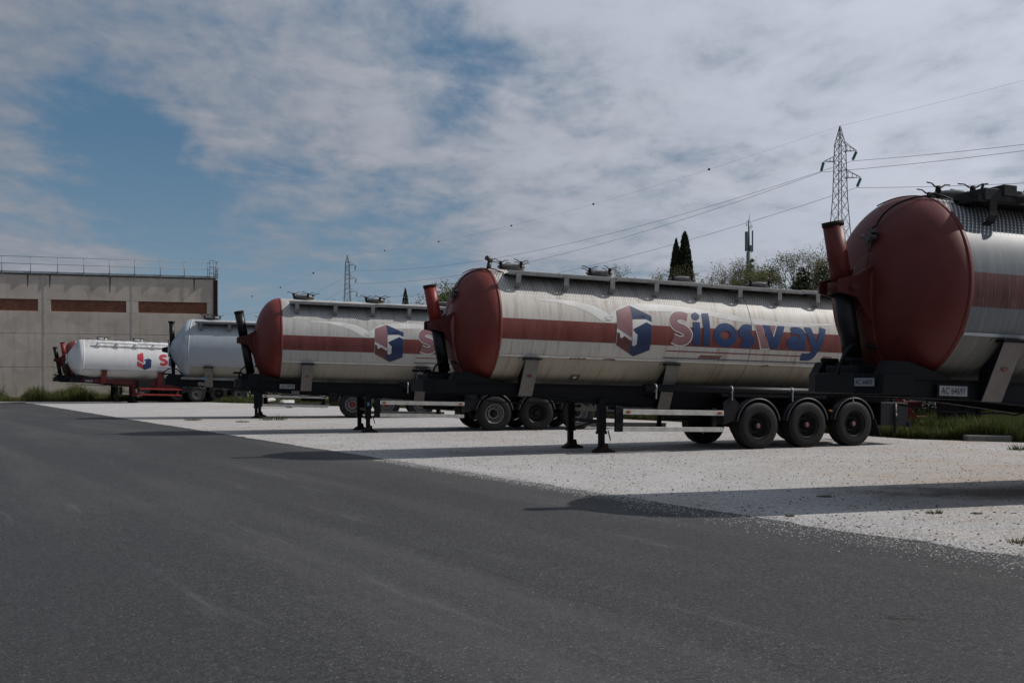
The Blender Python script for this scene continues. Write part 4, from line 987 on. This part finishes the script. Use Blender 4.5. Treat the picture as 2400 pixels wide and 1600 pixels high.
wirething(span(Vector((80, 50, 34.2)), A1, 1.5)+span(A1, A2, 2.35)[1:]+span(A2, Vector((-110, 372, 29.5)), 2.6)[1:], .009, 'topmost thin earth wire strung with small dark marker balls', (1660, 1391, 1197.5, 1028.6, 901, 734, 657, 591))
for k, (zz_, lb) in enumerate(((20.8, 'upper conductor from the top right arm of the tall pylon'), (17.8, 'conductor from the single left arm of the tall pylon'), (16.2, 'lowest conductor from the bottom right arm of the tall pylon'))):
    e1, e2 = E1[k], E2[k]; off = Vector((80, 50, zz_)); 
    z2t = [pz(336, 96.3), pz(365, 97.5), pz(424, 95.5)][k]; sag0 = 1.5
    t = .277; zend = e1.z+(z2t-e1.z+4*sag0*t*(1-t))/t
    wirething(span(Vector((80, 50, zend)), e1, sag0)+span(e1, e2, 3.4)[1:]+span(e2, Vector((-110, 372, e2.z-.5)), 4.5)[1:], .022, lb)

# ------------------------------------------------------------------ telecom mast
DM = 170.; xm = (1755-1200)/2355.4*DM
Mt = thing('telecom_mast', 'slim blue grey mobile phone mast with antennas above the treetops', 'mast', (xm, DM, 0))
mb = MB(); mb.tube((0, 0, 0), (0, 0, 22.8), .62, .40, 14); mb.tube((0, 0, 22.8), (0, 0, 28.2), .17, .14, 10); mb.obj('pole', 'mast paint', Mt)
for x, z0, z1, w in ((-.42, 22.9, 26.2, .22), (.30, 22.6, 23.9, .15), (.62, 22.8, 26.4, .10)):
    mb = MB(); mb.box(x-w, x+w, -.15, .15, z0, z1); mb.obj('panel_antenna', 'mast paint', Mt, None, .02)
for x, z, ln in ((-.4, 27.0, 1.6), (.35, 26.6, 2.2), (.55, 26.8, 1.2), (.12, 27.8, 2.4)):
    mb = MB(); mb.tube((x, 0, z), (x, 0, z+ln*.6), .04, .03, 6); mb.tube((0, 0, z+.3), (x, 0, z+.3), .03, .03, 6); mb.obj('whip_antenna', 'mast paint', Mt)
for z in (18.3, 19.2, 20.3, 21.3): mb = MB(); mb.tube((.38, -.2, z), (.78, -.25, z), .33, .30, 14); mb.obj('dish', 'box black', Mt)
for z in (14.6, 16.0): mb = MB(); mb.tube((-.4, -.2, z), (-.75, -.25, z), .38, .36, 14); mb.obj('dish', 'pale plastic', Mt)

# ------------------------------------------------------------------ trees
def leafquad(mb, p, s_):
    a = Vector((rng.gauss(0, 1), rng.gauss(0, 1), rng.gauss(0, 1))).normalized(); b = a.orthogonal().normalized(); b.rotate(Matrix.Rotation(rng.uniform(0, 6.28), 3, a))
    c = a.cross(b); mb.add([p-b*s_, p-c*s_*.55, p+b*s_, p+c*s_*.55], [(0, 1, 2, 3)])
def broadleaf(label, px, d, ytop, spread, leafm, nleaf, leafs=.075, bare=False, clumps=None):
    x = (px-1200)/2355.4*d; H = pz(ytop, d); T_ = thing('broadleaf_tree', label, 'tree', (x, d, 0), rng.uniform(0, 6))
    tr = MB(); ends = []
    def grow(p, dr, r_, L, dep):
        pts = [p]; q = p.copy(); dd = dr.copy(); n = 3
        for _ in range(n):
            dd = (dd+Vector((rng.gauss(0, .16), rng.gauss(0, .16), rng.gauss(0.03, .10)))).normalized(); q = q+dd*L/n; pts.append(q.copy())
        tr.path(pts, [r_*(1-.35*k/n) for k in range(n+1)], 5 if dep > 2 else 3)
        if dep <= 2: ends.extend(pts[1:])
        if dep == 0: return
        for k in range(3 if rng.random() < .45 else 2):
            ax = Vector((rng.gauss(0, 1), rng.gauss(0, 1), rng.gauss(0, .4))).normalized()
            nd = (dd+ax*rng.uniform(.45, .85)*spread).normalized(); nd.z = max(nd.z, -.05)
            grow(q if rng.random() < .75 else pts[2], nd, r_*.62, L*rng.uniform(.66, .88), dep-1)
    grow(Vector((0, 0, 0)), Vector((0, 0, 1)), H*.020+.04, H*.25, 8)
    top = max(e.z for e in ends); k = H/top; 
    tr.v = [(a*k, b*k, c*k) for a, b, c in tr.v]
    tr.obj('trunk', 'bark', T_)
    cr = MB()
    for _ in range(int(nleaf*1.9)):
        e = rng.choice(ends)*k; 
        if e.z < H*.22: continue
        sp = .16 if not bare else .07
        leafquad(cr, e+Vector((rng.gauss(0, sp), rng.gauss(0, sp), rng.gauss(0, sp))), leafs*rng.uniform(.6, 1.3))
    cr.obj('crown', leafm, T_)
broadleaf('leafy green tree just left of the dirty cream trailer head', 1014, 60, 640, 1.15, 'leaf green', 9000, .06)
broadleaf('thin olive tree directly right of the cypress pair', 1672, 74, 592, 1.0, 'leaf olive', 5200, .055)
broadleaf('yellowish green tree behind the foot of the phone mast', 1768, 72, 592, .95, 'leaf olive', 8000, .06)
broadleaf('nearly bare tree with fine twigs right of the phone mast', 1848, 71, 590, 1.0, 'leaf olive', 2300, .045, True)
broadleaf('sparse taller tree behind the red cylinder of the nearest trailer', 1935, 69, 562, 1.0, 'leaf olive', 4200, .05)
broadleaf('low thin tree left of the cypress pair', 1532, 80, 622, 1.15, 'leaf olive', 4200, .05)
broadleaf('low leafy tree showing between the cypress pair and the olive tree', 1628, 78, 618, 1.1, 'leaf olive', 4200, .05)
broadleaf('tiny bare treetop peeping over the walkway of the cream trailer', 1352, 84, 636, 1.0, 'leaf olive', 1100, .05, True)
broadleaf('bare young tree right of the distant pylon', 858, 120, 682, .9, 'leaf olive', 500, .07, True)
broadleaf('bare twiggy tree at the foot of the distant pylon', 798, 125, 692, .9, 'leaf olive', 300, .07, True)
broadleaf('dark leafy tree standing behind the nearest trailer shell', 2230, 50, 640, 1.0, 'leaf dark', 9000, .09)
broadleaf('second dark leafy tree behind the nearest trailer, further right', 2420, 48, 620, 1.0, 'leaf dark', 9000, .09)
def cypress(label, px, d, ytop, rad, n):
    x = (px-1200)/2355.4*d; H = pz(ytop, d); T_ = thing('cypress_tree', label, 'cypress', (x, d, 0)); mb = MB(); mb.tube((0, 0, 0), (0, 0, H*.9), .14, .03, 8); mb.obj('trunk', 'bark', T_)
    cr = MB(); lobes = [(rng.uniform(0, 6.28), rng.uniform(.1, .45)*rad, rng.uniform(.7, 1.0)) for _ in range(7)]+[(0, 0, 1.0)]
    for _ in range(n):
        a0, off, hf = rng.choice(lobes); t = rng.random()**.8; z = .3+t*(H*hf-.3)
        prof = (min(1, t*5)*.3+.7)*(1-max(0, t-.45)/.55)**.6
        rr_ = rad*.95*prof*math.sqrt(rng.uniform(.2, 1)); a = rng.uniform(0, 6.28)
        p = Vector((math.cos(a0)*off*(1-t*.75)+math.cos(a)*rr_, math.sin(a0)*off*(1-t*.75)+math.sin(a)*rr_, z+rng.gauss(0, .06)))
        s_ = rng.uniform(.05, .12); up = Vector((rng.gauss(0, .25), rng.gauss(0, .25), 1)).normalized(); sd = up.orthogonal().normalized(); sd.rotate(Matrix.Rotation(rng.uniform(0, 6.28), 3, up))
        cr.add([p-sd*s_*.45, p+sd*s_*.45, p+up*s_*2.0], [(0, 1, 2)])
    cr.obj('crown', 'leaf cypress', T_)
cypress('taller dark cypress of the pair, on the right', 1606, 80, 547, 1.03, 42000)
cypress('shorter dark cypress of the pair, on the left', 1585, 80, 563, .98, 30000)
cypress('single small dark cypress left of the red cylinder top', 950, 108, 678, .85, 14000)

# bushes behind the near trailer, dark hedge
def bush(label, x, y, w, h, mat, n, s_=.09):
    T_ = thing('bush', label, 'bush', (x, y, 0)); st = MB()
    for k in range(7): a = rng.uniform(0, 6.28); st.tube((0, 0, 0), (math.cos(a)*w*.5, math.sin(a)*w*.4, h*.7), .03, .01, 5)
    st.obj('stems', 'bark', T_); cr = MB()
    for _ in range(n):
        a = rng.uniform(0, 6.28); e = rng.random(); r_ = w*math.sqrt(rng.random())*(1-e**3*.6)*(1+.2*math.sin(a*3))
        leafquad(cr, Vector((math.cos(a)*r_, math.sin(a)*r_*.7, .05+e*h*(1+.2*math.sin(a*2+1)))), s_*rng.uniform(.6, 1.3))
    cr.obj('foliage', mat, T_)
bush('dark bush at the right behind the nearest trailer', 15.6, 33.5, 2.6, 2.6, 'leaf dark', 9000)
bush('dark bush in the shade behind the concrete slab', 20.5, 34.5, 2.8, 2.8, 'leaf dark', 9000)
bush('dark bush at the far right edge of the field', 25.5, 36, 2.8, 3.0, 'leaf dark', 8000)
bush('dark bush behind the red drawbar frame', 12.3, 37.5, 2.2, 2.2, 'leaf dark', 7000)
bush('low dark bush beneath the tall sparse tree', 19.7, 66, 2.4, 7.4, 'leaf dark', 9000, .13)
bush('low green bush beneath the cypress pair', 11.0, 60, 3.0, 3.2, 'leaf green', 6000, .11)
bush('low green bush far behind the middle trailers', -2.0, 66, 3.5, 2.6, 'leaf green', 6000, .11)

# ------------------------------------------------------------------ grass and weeds
def blades(name, mat, n, fn, h0, h1, label, w=.012, lean=.25):
    mb = MB()
    for _ in range(n):
        x, y, hs = fn(); h = rng.uniform(h0, h1)*hs; a = rng.uniform(0, 6.28); c, s_ = math.cos(a)*w, math.sin(a)*w
        lx_, ly = rng.gauss(0, lean)*h, rng.gauss(0, lean)*h
        mb.add([(x-c, y-s_, -.02), (x+c, y+s_, -.02), (x+c*.7+lx_*.4, y+s_*.7+ly*.4, h*.6), (x-c*.7+lx_*.4, y-s_*.7+ly*.4, h*.6), (x+lx_, y+ly, h)], [(0, 1, 2, 3), (3, 2, 4)])
    o = mb.obj(name, mat); return stuff(o, label, 'grass')
bound = [(-34, 66.6), (-22, 67.0), (-14, 60.4), (-6, 53.4), (1, 43.4), (6.4, 36.4), (8.6, 30.4), (10.5, 26.8), (12.8, 25.3), (17, 23.8), (24, 21.5)]
def clump(x, y): return max(0., .45+.75*math.sin(x*1.9+1.3*math.sin(y*1.1))*math.sin(x*.83+y*.7+1.)+.25*math.sin(x*4.7+y*3))
def along_bound(i0, i1, depth):
    def f():
        k = rng.uniform(i0, i1); i = int(min(k, len(bound)-2)); t = k-i; (ax, ay), (bx_, by_) = bound[i], bound[i+1]
        x, y = ax+(bx_-ax)*t, ay+(by_-ay)*t; nx, ny = -(by_-ay), (bx_-ax); L = math.hypot(nx, ny); q = depth*rng.random()**1.6
        if i0 == 0: q = depth*rng.random()
        x += nx/L*q*1; y += ny/L*q*1
        return x, y, .35+.65*min(1, clump(x, y)+q/depth*.5)
    return f
def wall_weeds():
    x = rng.uniform(-52, -21); y = 67.4+rng.random()*3.6+(x+34)*.06*(x > -34)
    return x, y, .25+.85*min(1.2, clump(x*.8, y))
blades('wall_grass', 'grass blade', 26000, wall_weeds, .35, 1.05, 'overgrown green weeds along the foot of the concrete building', .02, .22)
blades('dry_wall_grass', 'dry grass', 14000, wall_weeds, .25, .8, 'dry yellowish grass mixed into the weeds by the building', .02, .3)
mb = MB()
for _ in range(2600):
    x, y, hs = wall_weeds(); s_ = rng.uniform(.02, .04); leafquad(mb, Vector((x, y, rng.uniform(.35, .95)*hs)), s_)
stuff(mb.obj('wall_flowers', 'weed yellow'), 'tiny yellow flowers in the weeds by the building', 'flowers')
blades('field_grass', 'grass blade', 42000, along_bound(5, 10, 7), .25, .72, 'tall bright green grass behind the gravel at the right', .014, .25)
blades('far_field_grass', 'grass blade', 26000, along_bound(1, 5, 9), .2, .55, 'green grass beyond the gravel behind the middle trailers', .02, .25)
blades('dry_fringe_grass', 'dry grass', 9000, along_bound(1, 10, 1.6), .05, .25, 'dry low grass fringe along the gravel border', .014, .5)
def tuft(label, px, py, w, h, n):
    d = 2355.4*1.62/(py-883.5); x = (px-1200)/2355.4*d; mb = MB()
    for _ in range(n):
        a = rng.uniform(0, 6.28); r_ = w*math.sqrt(rng.random()); hh = h*rng.uniform(.3, 1)*(1-r_/w*.5); lx_, ly = math.cos(a)*hh*.6, math.sin(a)*hh*.6; bx_, by_ = math.cos(a)*r_, math.sin(a)*r_*.6
        mb.add([(bx_-.006, by_, 0), (bx_+.006, by_, 0), (bx_+lx_, by_+ly, hh)], [(0, 1, 2)])
    o = mb.obj('weed_tuft', 'grass blade' if h > .1 else 'dry grass'); o.location = (x, d, 0); tag(o, label, 'weed', 'weed tufts growing in the gravel')
tuft('sparse tall weed tuft on the gravel right of the grey trailer leg', 640, 984, .55, .38, 150)
tuft('small weed tuft left of the grey trailer leg', 452, 985, .32, .16, 130)
tuft('flat dark weed patch between two trailer shadows', 569, 989, .28, .10, 160)
tuft('dry weed tuft behind the rear wheel of the white trailer', 572, 944.5, .9, .22, 180)
tuft('low weed in the near shadow on the gravel', 1935, 1164, .12, .05, 80)
tuft('sprig of weed at the lower shadow edge, left one', 1850, 1210, .05, .06, 40)
tuft('sprig of weed at the lower shadow edge, right one', 2190, 1203, .10, .09, 60)
tuft('weed at the far right on the gravel behind the nearest trailer', 2390, 1054, .25, .22, 150)
tuft('low weed at the very right edge of the near gravel', 2392, 1272, .12, .09, 90)
tuft('tiny dry weed farther right along the near shadow', 2290, 1204, .06, .05, 50)

# ------------------------------------------------------------------ odd things
# concrete slab
mb = MB(); mb.box(-.52, .52, -.22, .22, -.02, .14); o = mb.obj('concrete_slab', 'concrete slab', None, (0, 0, R(-8)), .015, (12.1, 25.6, 0)); tag(o, 'low concrete slab lying at the grass edge', 'slab')
# red drawbar frame with ladder
dd_ = 31.; fx = lambda px: (px-1200)/2355.4*dd_
F = thing('drawbar_frame', 'red cranked drawbar frame with a steel ladder parked in the grass', 'trailer frame', (fx(2125), dd_, 0))
def q3(px, py): return fx(px)-fx(2125), pz(py, dd_)
pl = [q3(2040, 932), q3(2102, 932), q3(2138, 976), q3(2138, 992), q3(2122, 992), q3(2080, 946), q3(2040, 946)]
for s_ in (-.35, .35): mb = MB(); mb.prism(pl[::-1], s_-.05, s_+.05); mb.obj('drawbar_arm', 'guard red', F, None, .008)
a = q3(2136, 975); b = q3(2182, 992); mb = MB(); mb.box(a[0], b[0], -.38, .38, b[1], a[1]); mb.obj('end_frame', 'bracket red', F, None, .01)
a = q3(2112, 940); b = q3(2152, 958); mb = MB(); mb.box(a[0], b[0], -.3, .3, b[1], a[1]); mb.obj('cross_box', 'bracket red', F, None, .01)
mb = MB()
for px in (2153, 2177): a = q3(px, 915); b = q3(px, 971); mb.tube((a[0], -.42, a[1]), (b[0], -.42, b[1]), .018, .018, 6)
for py in (925, 945): a = q3(2153, py); b = q3(2177, py); mb.tube((a[0], -.42, a[1]), (b[0], -.42, b[1]), .014, .014, 6)
mb.obj('ladder', 'galvanised', F)
for px in (2075, 2175): a = q3(px, 990); mb = MB(); mb.box(a[0]-.04, a[0]+.04, -.3, -.22, -.02, a[1]+.02); mb.obj('prop_leg', 'chassis black', F)
# black box form standing in for an unidentified dark mass
d2 = 29.; fx2 = lambda px: (px-1200)/2355.4*d2
K = thing('dark_mass', 'black box form standing in for an unidentified dark mass in the grass', 'dark form', (fx2(2262), d2+.5, 0), R(-4))
w2 = fx2(2292)-fx2(2262)+.05
mb = MB(); mb.hexa([(-w2*.8, -.5, .0), (w2*.9, -.5, .0), (w2*.9, .5, .0), (-w2*.8, .5, .0)], [(-w2*1.2, -.55, 1.35), (w2, -.55, 1.35), (w2, .6, 1.35), (-w2*1.2, .6, 1.35)]); mb.obj('bin', 'box black', K, None, .02)
mb = MB(); mb.box(-w2*1.25, w2*1.05, -.60, .64, 1.30, 1.38); mb.obj('rim', 'box black', K, None, .01)
for xa in (w2*.96, 0): mb = MB(); mb.box(xa-.04, xa+.04, -.60, -.54, .05, 1.3); mb.obj('rib', 'chassis black', K)
# red posts and white junk in the grass behind the grey trailer
for px, lb in ((634, 'small red post in the grass left of the white debris'), (663, 'small red post in the grass right of its neighbour')):
    d4 = 60.; x4 = (px-1200)/2355.4*d4; T_ = thing('marker_post', lb, 'post', (x4, d4, 0), 0, 'red posts in the far grass'); mb = MB(); mb.tube((0, 0, 0), (0, 0, .95), .06, .06, 8); mb.obj('shaft', 'guard red', T_); mb = MB(); mb.tube((0, 0, .95), (0, 0, 1.02), .07, .03, 8); mb.obj('cap', 'chassis red', T_)
d5 = 53.; T_ = thing('debris_pile', 'low pile of white plastic debris in the grass', 'debris', ((660-1200)/2355.4*d5, d5, 0)); 
for k in range(5):
    mb = MB(); a = rng.uniform(0, 3); mb.box(-.35, .35, -.15, .15, 0, .12); o = mb.obj('plastic_piece', 'pale plastic', T_, (rng.uniform(-.2, .2), rng.uniform(-.2, .2), a), .02, (rng.uniform(-.8, .8), rng.uniform(-.3, .3), .05+.08*k))
# bent twig on the asphalt
d6 = 2355.4*1.62/(1452-883.5); x6 = (2115-1200)/2355.4*d6
mb = MB(); mb.path([(-.12, .10, .012), (-.06, .02, .014), (0, .03, .02), (.06, .05, .014), (.10, .03, .01), (-.02, -.005, .01), (-.09, .005, .012), (.02, -.02, .01), (.2, -.03, .008)], .0022, 5)
o = mb.obj('dry_twig', 'bark', None, None, 0, (x6, d6, .004)); tag(o, 'thin dry bent twig lying on the dark asphalt', 'twig')
